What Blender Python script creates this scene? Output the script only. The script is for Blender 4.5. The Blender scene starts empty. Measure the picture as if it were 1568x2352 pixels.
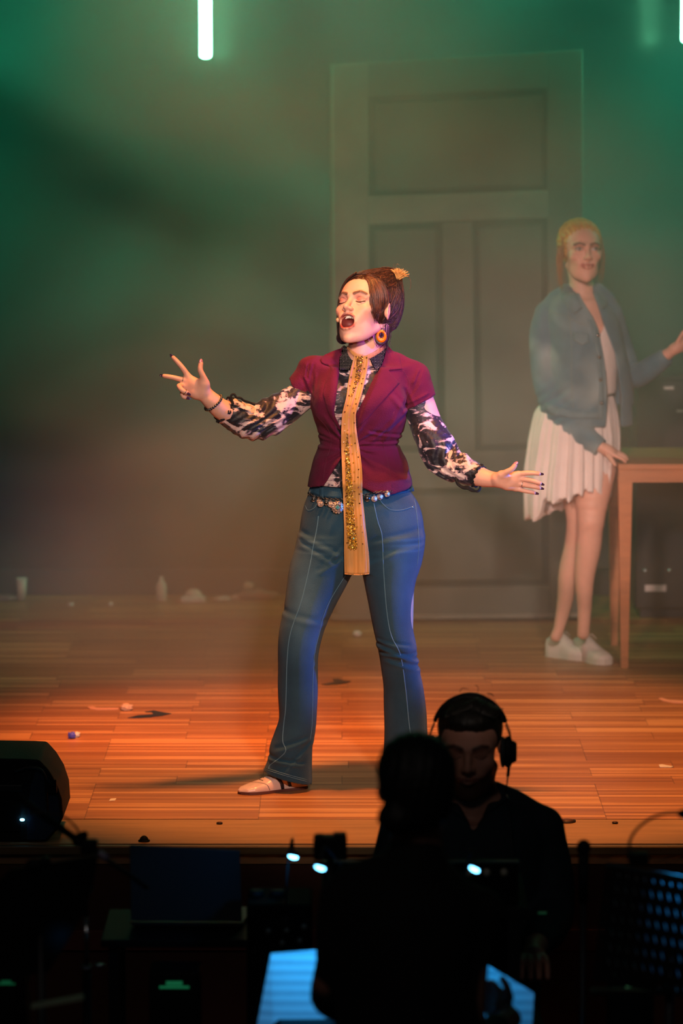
import bpy, bmesh, math, random
import numpy as np
from mathutils import Vector, Matrix
from mathutils.bvhtree import BVHTree
from mathutils.geometry import delaunay_2d_cdt
random.seed(7); RNG = np.random.default_rng(7)
scene = bpy.context.scene
COL = scene.collection
PI = math.pi

# ------------------------------------------------------------------ camera
IW, IH, FPX = 1568, 2352, 8820.0
CAM_H = 2.3
PITCH = math.atan((1176 - 100) / FPX)
CAM = np.array([0.0, 0.0, CAM_H])
cd = bpy.data.cameras.new('camera'); cam = bpy.data.objects.new('camera', cd); COL.objects.link(cam)
cam.location = (0, 0, CAM_H); cam.rotation_euler = (PI / 2 - PITCH, 0, 0)
cd.sensor_fit = 'VERTICAL'; cd.sensor_height = 36.0; cd.lens = 36.0 * FPX / IH
cd.clip_start = 0.5; cd.clip_end = 100
cd.dof.use_dof = True; cd.dof.focus_distance = 11.6; cd.dof.aperture_fstop = 2.8
scene.camera = cam
FWD = np.array([0, math.cos(PITCH), -math.sin(PITCH)]); UPV = np.array([0, math.sin(PITCH), math.cos(PITCH)])

def ray(px, py):
    return FWD + np.array([(px - IW / 2) / FPX, 0, 0]) + UPV * ((IH / 2 - py) / FPX)
def P(px, py, Y):
    """point of the place at distance Y from the camera seen at (px, py)"""
    d = ray(px, py); return CAM + d * (Y / d[1])
def FL(px, py, z=0.0):
    d = ray(px, py); return CAM + d * ((z - CAM_H) / d[2])
def S(Y):
    return FPX / (Y / math.cos(PITCH)) * 1.0   # pixels per metre (close enough)

# ------------------------------------------------------------------ view, world
scene.view_settings.view_transform = 'Standard'
scene.view_settings.look = 'None'
scene.view_settings.exposure = 0.0
scene.view_settings.gamma = 1.0
scene.view_settings.use_curve_mapping = False
cy = scene.cycles
cy.use_denoising = True
cy.use_adaptive_sampling = True; cy.adaptive_threshold = 0.03
cy.max_bounces = 4; cy.diffuse_bounces = 2; cy.glossy_bounces = 2; cy.transmission_bounces = 3
cy.volume_bounces = 0; cy.transparent_max_bounces = 6
cy.volume_step_rate = 3.0; cy.volume_max_steps = 64
cy.caustics_reflective = False; cy.caustics_refractive = False
cy.sample_clamp_indirect = 3.0
w = bpy.data.worlds.new('hall_dark'); scene.world = w; w.use_nodes = True
w.node_tree.nodes['Background'].inputs[0].default_value = (0.55, 0.8, 0.8, 1)
w.node_tree.nodes['Background'].inputs[1].default_value = 0.0045

def lin(c):
    if isinstance(c, (int, float)): c = (c, c, c)
    return tuple(((v / 255) / 12.92 if v / 255 <= 0.04045 else ((v / 255 + 0.055) / 1.055) ** 2.4) for v in c)

def spot(name, loc, tgt, power, color, angle, blend=0.3, radius=0.06):
    l = bpy.data.lights.new(name, 'SPOT'); l.energy = power; l.color = color
    l.spot_size = math.radians(angle); l.spot_blend = blend; l.shadow_soft_size = radius
    o = bpy.data.objects.new(name, l); COL.objects.link(o); o.location = loc
    o.rotation_euler = (Vector(tgt) - Vector(loc)).to_track_quat('-Z', 'Y').to_euler()
    return o
def area(name, loc, tgt, power, color, sx, sy=None, spread=180):
    l = bpy.data.lights.new(name, 'AREA'); l.energy = power; l.color = color
    l.shape = 'RECTANGLE' if sy else 'SQUARE'; l.size = sx
    if sy: l.size_y = sy
    l.spread = math.radians(spread)
    o = bpy.data.objects.new(name, l); COL.objects.link(o); o.location = loc
    o.rotation_euler = (Vector(tgt) - Vector(loc)).to_track_quat('-Z', 'Y').to_euler()
    return o

# ------------------------------------------------------------------ stage lights
HAZE = dict(lo=.02, hi=.34, scale=.75, off=(2.3, 0, .4))
spot('key_spot', (1.6, -1.0, 6.2), (0.15, 11.8, .98), 4400, (1.0, .79, .66), 9.6, .3, .35)
spot('front_spot', (-.6, -7.0, 4.1), (0.60, 14.6, .98), 2000, (1.0, .88, .86), 6.9, 1.0, .10)
spot('woman_spot', (-1.6, 0.0, 4.6), (0.95, 14.3, .92), 5200, (1.0, .64, .54), 6.2, .5, .3)
spot('floor_wash', (.30, 10.9, 5.6), (.30, 12.265, 0), 1500, (1.0, .34, .075), 32, .22, .22)
spot('floor_glow', (-.6, 11.9, 5.2), (-.45, 12.95, 0), 900, (1.0, .12, .01), 22, 1.0, .10)
spot('side_spot', (3.3, 11.75, .8), (0.1, 11.85, .76), 700, (0., .20, 1.0), 20, .5, .05)
spot('purple_spot', (2.6, 10.4, 2.4), (0.12, 11.8, 1.25), 420, (.38, .10, 1.0), 11, .6, .05)
spot('green_wash', (-4.6, 15.6, 3.7), (0.2, 15.4, 2.0), 820, (.0, 1.0, .44), 48, 1.0, .2)
spot('green_wash', (4.6, 15.6, 3.7), (0.3, 15.5, 2.1), 800, (.0, 1.0, .54), 48, 1.0, .2)
spot('back_wash', (-.2, 12.6, 5.4), (-.2, 14.9, 0), 430, (1.0, .25, .16), 34, 1.0, .2)
area('pit_fill', (-1.0, 3.0, 4.6), (0.2, 9.6, 0), 12, (1.0, .82, .74), 1.5)  # unseen fill lamp added to lift the dark pit and the man's face


# ------------------------------------------------------------------ materials
def nt_new(name):
    m = bpy.data.materials.new(name); m.use_nodes = True
    return m, m.node_tree, m.node_tree.nodes, m.node_tree.links, m.node_tree.nodes['Principled BSDF']

def mat(name, color=(.5, .5, .5), rough=.6, metal=0., vary=0., vscale=8., bump=0., bscale=60., attr=False, emit=None, estr=0., alpha=1., spec=.5, sheen=0., stretch=(1, 1, 1), sss=0.):
    m, nt, N, L, b = nt_new(name)
    b.inputs['Roughness'].default_value = rough; b.inputs['Metallic'].default_value = metal
    b.inputs['Specular IOR Level'].default_value = spec
    if sheen: b.inputs['Sheen Weight'].default_value = sheen
    if sss:
        b.inputs['Subsurface Weight'].default_value = sss; b.inputs['Subsurface Radius'].default_value = (.012, .005, .003); b.inputs['Subsurface Scale'].default_value = 1.0
    tc = N.new('ShaderNodeTexCoord'); mp = N.new('ShaderNodeMapping'); mp.inputs['Scale'].default_value = stretch
    L.new(tc.outputs['Object'], mp.inputs['Vector'])
    src = None
    if attr:
        a = N.new('ShaderNodeAttribute'); a.attribute_name = 'Col'; src = a.outputs['Color']
    if vary > 0:
        n = N.new('ShaderNodeTexNoise'); n.inputs['Scale'].default_value = vscale; n.inputs['Detail'].default_value = 5
        L.new(mp.outputs[0], n.inputs['Vector'])
        r = N.new('ShaderNodeMapRange'); r.inputs['From Min'].default_value = .3; r.inputs['From Max'].default_value = .7
        r.inputs['To Min'].default_value = 1 - vary; r.inputs['To Max'].default_value = 1 + vary
        L.new(n.outputs['Fac'], r.inputs['Value'])
        mx = N.new('ShaderNodeVectorMath'); mx.operation = 'SCALE'
        if src is not None: L.new(src, mx.inputs[0])
        else: mx.inputs[0].default_value = color[:3]
        L.new(r.outputs[0], mx.inputs['Scale']); src = mx.outputs[0]
    if src is not None: L.new(src, b.inputs['Base Color'])
    else: b.inputs['Base Color'].default_value = (*color[:3], 1)
    if bump > 0:
        n = N.new('ShaderNodeTexNoise'); n.inputs['Scale'].default_value = bscale; n.inputs['Detail'].default_value = 4
        L.new(mp.outputs[0], n.inputs['Vector'])
        bp = N.new('ShaderNodeBump'); bp.inputs['Strength'].default_value = bump; bp.inputs['Distance'].default_value = .01
        L.new(n.outputs['Fac'], bp.inputs['Height']); L.new(bp.outputs[0], b.inputs['Normal'])
    if emit is not None:
        b.inputs['Emission Color'].default_value = (*emit, 1); b.inputs['Emission Strength'].default_value = estr
    if alpha < 1: b.inputs['Alpha'].default_value = alpha
    return m

# ------------------------------------------------------------------ objects
def tag(o, label=None, cat=None, group=None, kind=None):
    if label: o['label'] = label
    if cat: o['category'] = cat
    if group: o['group'] = group
    if kind: o['kind'] = kind
    return o
def thing(name, loc, label, cat, group=None):
    o = bpy.data.objects.new(name, None); COL.objects.link(o); o.location = tuple(float(v) for v in loc); o.empty_display_size = .1
    return tag(o, label, cat, group)
def keep_world(o, parent):
    if parent is not None:
        o.parent = parent
        pm = Matrix.Translation(parent.location) if parent.parent is None else PW[parent.name]
        o.matrix_parent_inverse = pm.inverted()
        PW[o.name] = o.matrix_basis.copy()
PW = {}
def link_mesh(name, me, m, parent=None, smooth=True):
    o = bpy.data.objects.new(name, me); COL.objects.link(o)
    if m is not None:
        for mm in (m if isinstance(m, (list, tuple)) else [m]): me.materials.append(mm)
    if smooth: me.polygons.foreach_set('use_smooth', [True] * len(me.polygons))
    keep_world(o, parent)
    return o
def from_py(name, V, F, m, parent=None, smooth=False, col=None):
    me = bpy.data.meshes.new(name); me.from_pydata([tuple(map(float, v)) for v in V], [], F); me.update()
    if col is not None: set_col(me, col)
    return link_mesh(name, me, m, parent, smooth)
def set_col(me, col):
    a = me.color_attributes.new('Col', 'FLOAT_COLOR', 'POINT')
    c = np.ones((len(me.vertices), 4), np.float32); c[:, :3] = col
    a.data.foreach_set('color', c.ravel())

class MB:
    """collects simple shapes into one mesh"""
    def __init__(s): s.V = []; s.F = []
    def box(s, c, size, rot=None, bev=0.0):
        bm = bmesh.new(); bmesh.ops.create_cube(bm, size=1)
        for v in bm.verts: v.co = Vector((v.co.x * size[0], v.co.y * size[1], v.co.z * size[2]))
        if bev: bmesh.ops.bevel(bm, geom=bm.edges[:], offset=bev, segments=2, profile=.5, affect='EDGES')
        M = Matrix.Translation(Vector([float(x) for x in c])) @ (rot.to_4x4() if rot is not None else Matrix())
        s.add_bm(bm, M); return s
    def add_bm(s, bm, M=Matrix()):
        n = len(s.V); bm.verts.index_update()
        s.V += [tuple(M @ v.co) for v in bm.verts]; s.F += [[n + v.index for v in f.verts] for f in bm.faces]; bm.free()
    def cyl(s, a, b, r0, r1=None, seg=16):
        a = Vector([float(x) for x in a]); b = Vector([float(x) for x in b]); r1 = r0 if r1 is None else r1
        bm = bmesh.new(); L = (b - a).length
        bmesh.ops.create_cone(bm, cap_ends=True, segments=seg, radius1=r0, radius2=max(r1, 1e-5), depth=L)
        M = Matrix.Translation((a + b) / 2) @ (b - a).to_track_quat('Z', 'Y').to_matrix().to_4x4()
        s.add_bm(bm, M); return s
    def ball(s, c, r, sc=(1, 1, 1), seg=16, rot=None):
        bm = bmesh.new(); bmesh.ops.create_uvsphere(bm, u_segments=seg, v_segments=max(6, seg // 2), radius=r)
        M = Matrix.Translation(Vector([float(x) for x in c])) @ (rot.to_4x4() if rot is not None else Matrix()) @ Matrix.Diagonal((*sc, 1))
        s.add_bm(bm, M); return s
    def tube(s, pts, rad, seg=8, closed=False):
        pts = [Vector([float(x) for x in p]) for p in pts]; n = len(pts)
        if n < 2: return s
        if isinstance(rad, (int, float)): rad = [rad] * n
        base = len(s.V); up = None
        for i, p in enumerate(pts):
            t = (pts[(i + 1) % n] - pts[i - 1]) if closed else (pts[min(i + 1, n - 1)] - pts[max(i - 1, 0)])
            t = t.normalized() if t.length > 1e-9 else Vector((0, 0, 1))
            if up is None:
                up = t.orthogonal().normalized()
            else:
                up = (up - t * up.dot(t)); up = up.normalized() if up.length > 1e-6 else t.orthogonal().normalized()
            side = t.cross(up)
            for k in range(seg):
                a = 2 * PI * k / seg; q = p + (up * math.cos(a) + side * math.sin(a)) * rad[i]; s.V.append(tuple(q))
        for i in range(n if closed else n - 1):
            j = (i + 1) % n
            for k in range(seg):
                k2 = (k + 1) % seg; s.F.append([base + i * seg + k, base + i * seg + k2, base + j * seg + k2, base + j * seg + k])
        if not closed:
            s.F.append([base + k for k in range(seg)][::-1]); s.F.append([base + (n - 1) * seg + k for k in range(seg)])
        return s
    def prism(s, outline, d, ):
        """outline: 3D points; extruded along vector d"""
        o = [Vector([float(x) for x in p]) for p in outline]; d = Vector([float(x) for x in d]); n = len(o); b = len(s.V)
        s.V += [tuple(p) for p in o] + [tuple(p + d) for p in o]
        s.F += [[b + i for i in range(n)][::-1], [b + n + i for i in range(n)]] + [[b + i, b + (i + 1) % n, b + n + (i + 1) % n, b + n + i] for i in range(n)]
        return s
    def build(s, name, m, parent=None, smooth=False):
        me = bpy.data.meshes.new(name); me.from_pydata(s.V, [], s.F)
        bm = bmesh.new(); bm.from_mesh(me); bmesh.ops.recalc_face_normals(bm, faces=bm.faces); bm.to_mesh(me); bm.free()
        return link_mesh(name, me, m, parent, smooth)

def spline(pts, n=8):
    """Catmull-Rom resampling of any-dimensional control points"""
    p = np.array(pts, float); out = []
    q = np.vstack([2 * p[0] - p[1], p, 2 * p[-1] - p[-2]])
    for i in range(1, len(q) - 2):
        for t in np.linspace(0, 1, n, endpoint=False):
            a, b, c, d = q[i - 1], q[i], q[i + 1], q[i + 2]
            out.append(.5 * (2 * b + (c - a) * t + (2 * a - 5 * b + 4 * c - d) * t * t + (3 * b - a - 3 * c + d) * t ** 3))
    out.append(p[-1]); return np.array(out)

# ------------------------------------------------------------------ implicit bodies
def smin(a, b, k):
    if k <= 0: return np.minimum(a, b)
    h = np.maximum(k - np.abs(a - b), 0) / k
    return np.minimum(a, b) - h * h * k * .25
def smax(a, b, k): return -smin(-a, -b, k)

class Field:
    def __init__(s): s.p = []
    def add(s, op, fn, c, r, k=0.0):
        s.p.append((op, fn, np.array(c, float), float(r), k)); return s
    def ev(s, X, idx=None):
        d = np.full(len(X), 1.0)
        for i in (range(len(s.p)) if idx is None else idx):
            op, fn, c, r, k = s.p[i]
            if op == 'u': d = smin(d, fn(X), k)
            elif op == 's': d = smax(d, -fn(X), k)
            elif op == 'i': d = smax(d, fn(X), k)
            else: d = fn(X, d)
        return d
    def ball(s, c, r, k=.01, op='u'):
        c = np.array(c, float)
        return s.add(op, lambda X: np.linalg.norm(X - c, axis=1) - r, c, r, k)
    def ell(s, c, r, k=.01, R=None, op='u'):
        c = np.array(c, float); r = np.array(r, float); R = None if R is None else np.array(R)
        def fn(X):
            q = X - c
            if R is not None: q = q @ R
            k0 = np.linalg.norm(q / r, axis=1); k1 = np.linalg.norm(q / (r * r), axis=1) + 1e-9
            return k0 * (k0 - 1) / k1
        return s.add(op, fn, c, r.max(), k)
    def tube(s, pts, rad, k=.01, op='u', sp=0, scale=None, clip=None):
        """chain of tapering capsules; pts (n,3), rad (n). clip: list of (point, normal) half-spaces kept where (X-p).n<0"""
        pts = np.array(pts, float); rad = np.array([rad] * len(pts) if np.isscalar(rad) else rad, float)
        if sp:
            q = spline(np.hstack([pts, rad[:, None]]), sp); pts = q[:, :3]; rad = np.maximum(q[:, 3], 1e-4)
        A = pts[:-1]; B = pts[1:]; BA = B - A; den = (BA * BA).sum(1) + 1e-12
        def fn(X):
            best = np.full(len(X), 9.)
            for a, ba, dn, r0, r1 in zip(A, BA, den, rad[:-1], rad[1:]):
                t = np.clip(((X - a) @ ba) / dn, 0, 1)
                q = X - a - t[:, None] * ba
                best = np.minimum(best, np.sqrt((q * q).sum(1)) - (r0 + (r1 - r0) * t))
            if clip:
                for p_, n_ in clip: best = np.maximum(best, (X - np.array(p_)) @ (np.array(n_) / np.linalg.norm(n_)))
            return best
        c = (pts.min(0) + pts.max(0)) / 2
        return s.add(op, fn, c, np.linalg.norm(pts - c, axis=1).max() + rad.max(), k)
    def loft(s, rows, k=.01, op='u', sp=6, power=2.0, cap=.004):
        """rows of (z, x0, x1, yc, ry) : super-elliptic sections stacked along z"""
        q = np.array(rows, float); q = q[np.argsort(q[:, 0])]
        if sp: q = spline(q, sp)
        q = q[np.argsort(q[:, 0])]
        z, x0, x1, yc, ry = q.T
        def fn(X):
            a = np.interp(X[:, 2], z, x0); b = np.interp(X[:, 2], z, x1); y = np.interp(X[:, 2], z, yc); r = np.interp(X[:, 2], z, ry)
            cx = (a + b) / 2; rx = np.maximum((b - a) / 2, 1e-4)
            u = np.abs(X[:, 0] - cx) / rx; v = np.abs(X[:, 1] - y) / r
            k0 = (u ** power + v ** power) ** (1 / power) + 1e-6
            g = np.sqrt((u / rx) ** 2 + (v / r) ** 2) / np.maximum(np.sqrt(u * u + v * v), 1e-6)
            d = (k0 - 1) / np.maximum(g, 1e-3)
            return smax(d, np.maximum(X[:, 2] - z[-1], z[0] - X[:, 2]), cap)
        c = ((x0.min() + x1.max()) / 2, yc.mean(), (z[0] + z[-1]) / 2)
        R = math.sqrt(((x1.max() - x0.min()) / 2) ** 2 + ((z[-1] - z[0]) / 2) ** 2 + (ry.max() + abs(yc - yc.mean()).max()) ** 2)
        return s.add(op, fn, c, R, k)
    def prism(s, poly_px, Y, ymax, op='s', k=.003, ymin=None):
        """cut by a picture-plane outline given at distance Y, kept to y < ymax"""
        q = np.array([P(a, b, Y) for a, b in poly_px]); pol = q[:, [0, 2]]
        def fn(X):
            d = poly_sdf(X[:, [0, 2]], pol)
            d = np.maximum(d, X[:, 1] - ymax)
            if ymin is not None: d = np.maximum(d, ymin - X[:, 1])
            return d
        c = np.array([pol[:, 0].mean(), Y, pol[:, 1].mean()])
        return s.add(op, fn, c, np.linalg.norm(pol - c[[0, 2]], axis=1).max() + .5, k)
    def post(s, fn):
        return s.add('f', fn, (0, 0, 0), 1e3, 0)

def poly_sdf(p, v):
    d = ((p - v[0]) ** 2).sum(1); s = np.ones(len(p)); n = len(v); j = n - 1
    for i in range(n):
        e = v[j] - v[i]; w = p - v[i]
        b = w - e * np.clip((w @ e) / (e @ e + 1e-12), 0, 1)[:, None]
        d = np.minimum(d, (b * b).sum(1))
        c1 = p[:, 1] >= v[i][1]; c2 = p[:, 1] < v[j][1]; c3 = e[0] * w[:, 1] > e[1] * w[:, 0]
        flip = (c1 & c2 & c3) | (~c1 & ~c2 & ~c3)
        s = np.where(flip, -s, s); j = i
    return s * np.sqrt(d)

def mesh_field(F, h, name, m, parent=None, colfn=None, smooth_iter=0, B=16):
    us = [(c, r) for op, fn, c, r, k in F.p if op == 'u']
    lo = np.min([c - r for c, r in us], 0) - 2 * h; hi = np.max([c + r for c, r in us], 0) + 2 * h
    nb = np.ceil((hi - lo) / (h * B)).astype(int)
    g = np.stack(np.meshgrid(*[np.arange(n) for n in nb], indexing='ij'), -1).reshape(-1, 3)
    half = h * B / 2; diag = half * math.sqrt(3)
    cen = lo + (g + .5) * h * B
    near = np.zeros(len(g), bool)
    for c, r in us: near |= np.linalg.norm(cen - c, axis=1) < r + diag + .01
    g = g[near]; cen = cen[near]
    d = np.concatenate([F.ev(cen[i:i + 20000]) for i in range(0, len(cen), 20000)])
    act = np.abs(d) < diag * 1.35 + .012
    g = g[act]; cen = cen[act]
    N = nb * B + 2
    loc = np.stack(np.meshgrid(*[np.arange(B + 1)] * 3, indexing='ij'), -1).reshape(-1, 3)
    CN = np.array([[i, j, k] for i in (0, 1) for j in (0, 1) for k in (0, 1)])
    ED = [(a, b) for a in range(8) for b in range(a + 1, 8) if np.abs(CN[a] - CN[b]).sum() == 1]
    Vs, Ks, Q = [], [], []
    key = lambda ijk: (ijk[:, 0] * N[1] + ijk[:, 1]) * N[2] + ijk[:, 2]
    for gi, c in zip(g, cen):
        idx = [i for i, (op, fn, pc, r, k) in enumerate(F.p) if op == 'f' or np.linalg.norm(pc - c) < r + diag + k + .012]
        if not any(F.p[i][0] == 'u' for i in idx): continue
        X = lo + (gi * B + loc) * h
        D = F.ev(X, idx).reshape(B + 1, B + 1, B + 1)
        if D.min() > 0 or D.max() < 0: continue
        ins = D < 0
        # cell vertices
        acc = np.zeros((B, B, B, 3)); cnt = np.zeros((B, B, B))
        sl = lambda o: tuple(slice(o[t], o[t] + B) for t in range(3))
        for a, b in ED:
            da, db = D[sl(CN[a])], D[sl(CN[b])]
            cr = (da < 0) != (db < 0)
            t = np.where(cr, da / np.where(cr, da - db, 1), 0)
            pt = CN[a] + t[..., None] * (CN[b] - CN[a])
            acc += pt * cr[..., None]; cnt += cr
        cells = np.argwhere(cnt > 0)
        if len(cells):
            off = acc[cnt > 0] / cnt[cnt > 0][:, None]
            Vs.append(lo + (gi * B + cells + off) * h); Ks.append(key(gi * B + cells + 1))
        # quads
        for ax in range(3):
            s0 = [slice(0, B)] * 3; s1 = [slice(0, B)] * 3; s1[ax] = slice(1, B + 1)
            a = ins[tuple(s0)]; b = ins[tuple(s1)]
            e = np.argwhere(a != b)
            if not len(e): continue
            fl = a[tuple(e.T)]
            u, v = [(1, 2), (2, 0), (0, 1)][ax]
            du = np.zeros(3, int); du[u] = 1; dv = np.zeros(3, int); dv[v] = 1
            base = gi * B + e + 1
            q = np.stack([key(base - du - dv), key(base - dv), key(base), key(base - du)], 1)
            q[~fl] = q[~fl][:, ::-1]
            Q.append(q)
    V = np.concatenate(Vs); K = np.concatenate(Ks); Q = np.concatenate(Q)
    o = np.argsort(K); K = K[o]; V = V[o]
    ix = np.searchsorted(K, Q); ix = np.clip(ix, 0, len(K) - 1)
    ok = (K[ix] == Q).all(1); ix = ix[ok]
    if smooth_iter:
        e = np.concatenate([ix[:, [0, 1]], ix[:, [1, 2]], ix[:, [2, 3]], ix[:, [3, 0]]])
        for _ in range(smooth_iter):
            a = np.zeros_like(V); n = np.zeros(len(V))
            for t in (0, 1):
                np.add.at(a, e[:, t], V[e[:, 1 - t]]); np.add.at(n, e[:, t], 1)
            V = np.where(n[:, None] > 0, V * .5 + .5 * a / np.maximum(n, 1)[:, None], V)
    me = bpy.data.meshes.new(name)
    me.vertices.add(len(V)); me.vertices.foreach_set('co', V.astype(np.float32).ravel())
    me.loops.add(len(ix) * 4); me.loops.foreach_set('vertex_index', ix.astype(np.int32).ravel())
    me.polygons.add(len(ix)); me.polygons.foreach_set('loop_start', np.arange(0, len(ix) * 4, 4, dtype=np.int32))
    me.update(calc_edges=True); me.validate()
    if colfn is not None: set_col(me, colfn(np.array([v.co for v in me.vertices]) if len(me.vertices) != len(V) else V))
    return link_mesh(name, me, m, parent, True)

def bvh_of(*objs):
    V = []; F = []
    for o in objs:
        me = o.data; n = len(V)
        co = np.empty(len(me.vertices) * 3, np.float32); me.vertices.foreach_get('co', co); V += [tuple(c) for c in co.reshape(-1, 3).tolist()]
        F += [[n + i for i in p.vertices] for p in me.polygons]
    return BVHTree.FromPolygons(V, F)
def hit(bvh, px, py, fallback=None):
    d = ray(px, py); d = d / np.linalg.norm(d)
    h = bvh.ray_cast(Vector(CAM), Vector(d))
    if h[0] is None: return None if fallback is None else P(px, py, fallback)
    return np.array(h[0])

def drape(name, outline, bvh, off, thick, m, parent, step=4.0, Y=None, curve=None, bulge=0.0):
    """a cloth piece with a given outline laid on a surface, `off` proud of it and `thick` thick"""
    pts = []; n = len(outline)
    for i in range(n):
        a = np.array(outline[i], float); b = np.array(outline[(i + 1) % n], float)
        k = max(1, int(np.linalg.norm(b - a) / step))
        for t in range(k): pts.append(a + (b - a) * t / k)
    nb = len(pts); o = np.array(pts)
    mn, mx = o.min(0), o.max(0)
    gx, gy = np.meshgrid(np.arange(mn[0] + step / 2, mx[0], step), np.arange(mn[1] + step / 2, mx[1], step))
    gp = np.stack([gx.ravel(), gy.ravel()], 1)
    sd = poly_sdf(gp, o) if len(gp) else np.zeros(0)
    gp = gp[sd < -step * .5]
    allp = np.vstack([o, gp])
    r = delaunay_2d_cdt([Vector(p) for p in allp], [], [list(range(nb))], 1, 1e-5)
    vv, ff = r[0], r[2]
    X = []; last = Y
    vs = np.array([tuple(v) for v in vv]); sdv = -poly_sdf(vs, o)
    ys = []
    for p in vs:
        h = hit(bvh, p[0], p[1]); ys.append(np.nan if h is None else h[1])
    ys = np.array(ys)
    if Y is not None: ys = np.where(np.isnan(ys), Y, ys)
    else:
        good = ~np.isnan(ys)
        if good.any() and (~good).any():
            for i in np.where(~good)[0]:
                j = np.argmin(((vs[good] - vs[i]) ** 2).sum(1)); ys[i] = ys[good][j]
    for p, y, sdd in zip(vs, ys, sdv):
        X.append(P(p[0], p[1], y - off - bulge * min(1, sdd / 12)))
    X = np.array(X); nv = len(X); back = X + np.array([0, thick, 0])
    F = [list(f) for f in ff]; ed = {}
    for f in F:
        for i in range(len(f)):
            e = (f[i], f[(i + 1) % len(f)]); ed[e] = ed.get(e, 0) + 1
    side = [e for e in ed if (e[1], e[0]) not in ed]
    FF = F + [[nv + i for i in f][::-1] for f in F] + [[e[1], e[0], nv + e[0], nv + e[1]] for e in side]
    me = bpy.data.meshes.new(name); me.from_pydata([tuple(v) for v in np.vstack([X, back])], [], FF)
    bm = bmesh.new(); bm.from_mesh(me); bmesh.ops.recalc_face_normals(bm, faces=bm.faces); bm.to_mesh(me); bm.free()
    return link_mesh(name, me, m, parent, True)

def seam_pts(line, bvh, off=.001, n=6):
    out = []; last = None
    for p in spline(line, n):
        h = hit(bvh, p[0], p[1])
        if h is None: h = P(p[0], p[1], last) if last else None
        if h is None: continue
        last = h[1]; out.append(h - np.array([0, off, 0]))
    return out
def wob(X, f, ph=0.0):
    return (np.sin(X[:, 0] * f + ph + 1.3 * np.sin(X[:, 2] * f * .7 + ph)) + np.sin(X[:, 2] * f * 1.1 + 2 * ph + 1.7 * np.sin(X[:, 1] * f * .8)) + np.sin(X[:, 1] * f * .9 + 3 * ph + np.sin(X[:, 0] * f * .6))) / 3

# ------------------------------------------------------------------ setting
Y_EDGE = FL(784, 1937)[1]; Y_STRIP = FL(784, 1881)[1]; Y_WALL = 16.0; Z_PIT = -0.6

def floor_material():
    m, nt, N, L, b = nt_new('parquet')
    tc = N.new('ShaderNodeTexCoord'); sx = N.new('ShaderNodeSeparateXYZ'); L.new(tc.outputs['Object'], sx.inputs[0])
    def mth(op, a, b_=None, c=None):
        n = N.new('ShaderNodeMath'); n.operation = op
        for i, v in enumerate((a, b_, c)):
            if v is None: continue
            if isinstance(v, (int, float)): n.inputs[i].default_value = v
            else: L.new(v, n.inputs[i])
        return n.outputs[0]
    row = mth('FLOOR', mth('DIVIDE', sx.outputs[1], .026))
    grp = mth('FLOOR', mth('DIVIDE', sx.outputs[1], .13))
    wn = N.new('ShaderNodeTexWhiteNoise'); wn.noise_dimensions = '1D'; L.new(grp, wn.inputs['W'])
    xs = mth('ADD', mth('DIVIDE', sx.outputs[0], .52), mth('MULTIPLY', mth('ROUND', mth('MULTIPLY', wn.outputs[0], 2.0)), .48))
    pl = mth('FLOOR', xs)
    cb = N.new('ShaderNodeCombineXYZ'); L.new(row, cb.inputs[0]); L.new(pl, cb.inputs[1])
    w3 = N.new('ShaderNodeTexWhiteNoise'); w3.noise_dimensions = '3D'; L.new(cb.outputs[0], w3.inputs['Vector'])
    cb2 = N.new('ShaderNodeCombineXYZ'); L.new(grp, cb2.inputs[0]); L.new(pl, cb2.inputs[1])
    w4 = N.new('ShaderNodeTexWhiteNoise'); w4.noise_dimensions = '3D'; L.new(cb2.outputs[0], w4.inputs['Vector'])
    mp = N.new('ShaderNodeMapping'); mp.inputs['Scale'].default_value = (3, 90, 1); L.new(tc.outputs['Object'], mp.inputs[0])
    n1 = N.new('ShaderNodeTexNoise'); n1.inputs['Scale'].default_value = 1.0; n1.inputs['Detail'].default_value = 6; L.new(mp.outputs[0], n1.inputs['Vector'])
    mp2 = N.new('ShaderNodeMapping'); mp2.inputs['Scale'].default_value = (.8, 3, 1); L.new(tc.outputs['Object'], mp2.inputs[0])
    n2 = N.new('ShaderNodeTexNoise'); n2.inputs['Scale'].default_value = 1.0; n2.inputs['Detail'].default_value = 3; L.new(mp2.outputs[0], n2.inputs['Vector'])
    v = mth('ADD', mth('MULTIPLY', w3.outputs[0], .52), mth('MULTIPLY', n1.outputs[0], .75))
    v = mth('ADD', v, mth('MULTIPLY', w4.outputs[0], .22)); v = mth('ADD', v, mth('MULTIPLY', n2.outputs[0], .3))
    cr = N.new('ShaderNodeValToRGB'); e = cr.color_ramp.elements
    e[0].position = .35; e[0].color = (*lin((140, 86, 52)), 1); e[1].position = 1.35; e[1].color = (*lin((216, 160, 108)), 1)
    cr.color_ramp.elements.new(.85).color = (*lin((182, 124, 80)), 1)
    L.new(mth('DIVIDE', v, 1.15), cr.inputs[0])
    # dark joints
    fx = mth('FRACT', xs); jx = mth('LESS_THAN', fx, .006)
    mixj = N.new('ShaderNodeMix'); mixj.data_type = 'RGBA'; L.new(mth('MULTIPLY', jx, .45), mixj.inputs[0])
    L.new(cr.outputs[0], mixj.inputs[6]); mixj.inputs[7].default_value = (*lin((60, 35, 25)), 1)
    L.new(mixj.outputs[2], b.inputs['Base Color'])
    L.new(mth('MULTIPLY_ADD', n2.outputs[0], .2, .3), b.inputs['Roughness'])
    b.inputs['Specular IOR Level'].default_value = .35
    bp = N.new('ShaderNodeBump'); bp.inputs['Strength'].default_value = .25; bp.inputs['Distance'].default_value = .002
    L.new(w3.outputs[0], bp.inputs['Height']); L.new(bp.outputs[0], b.inputs['Normal'])
    return m
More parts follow.
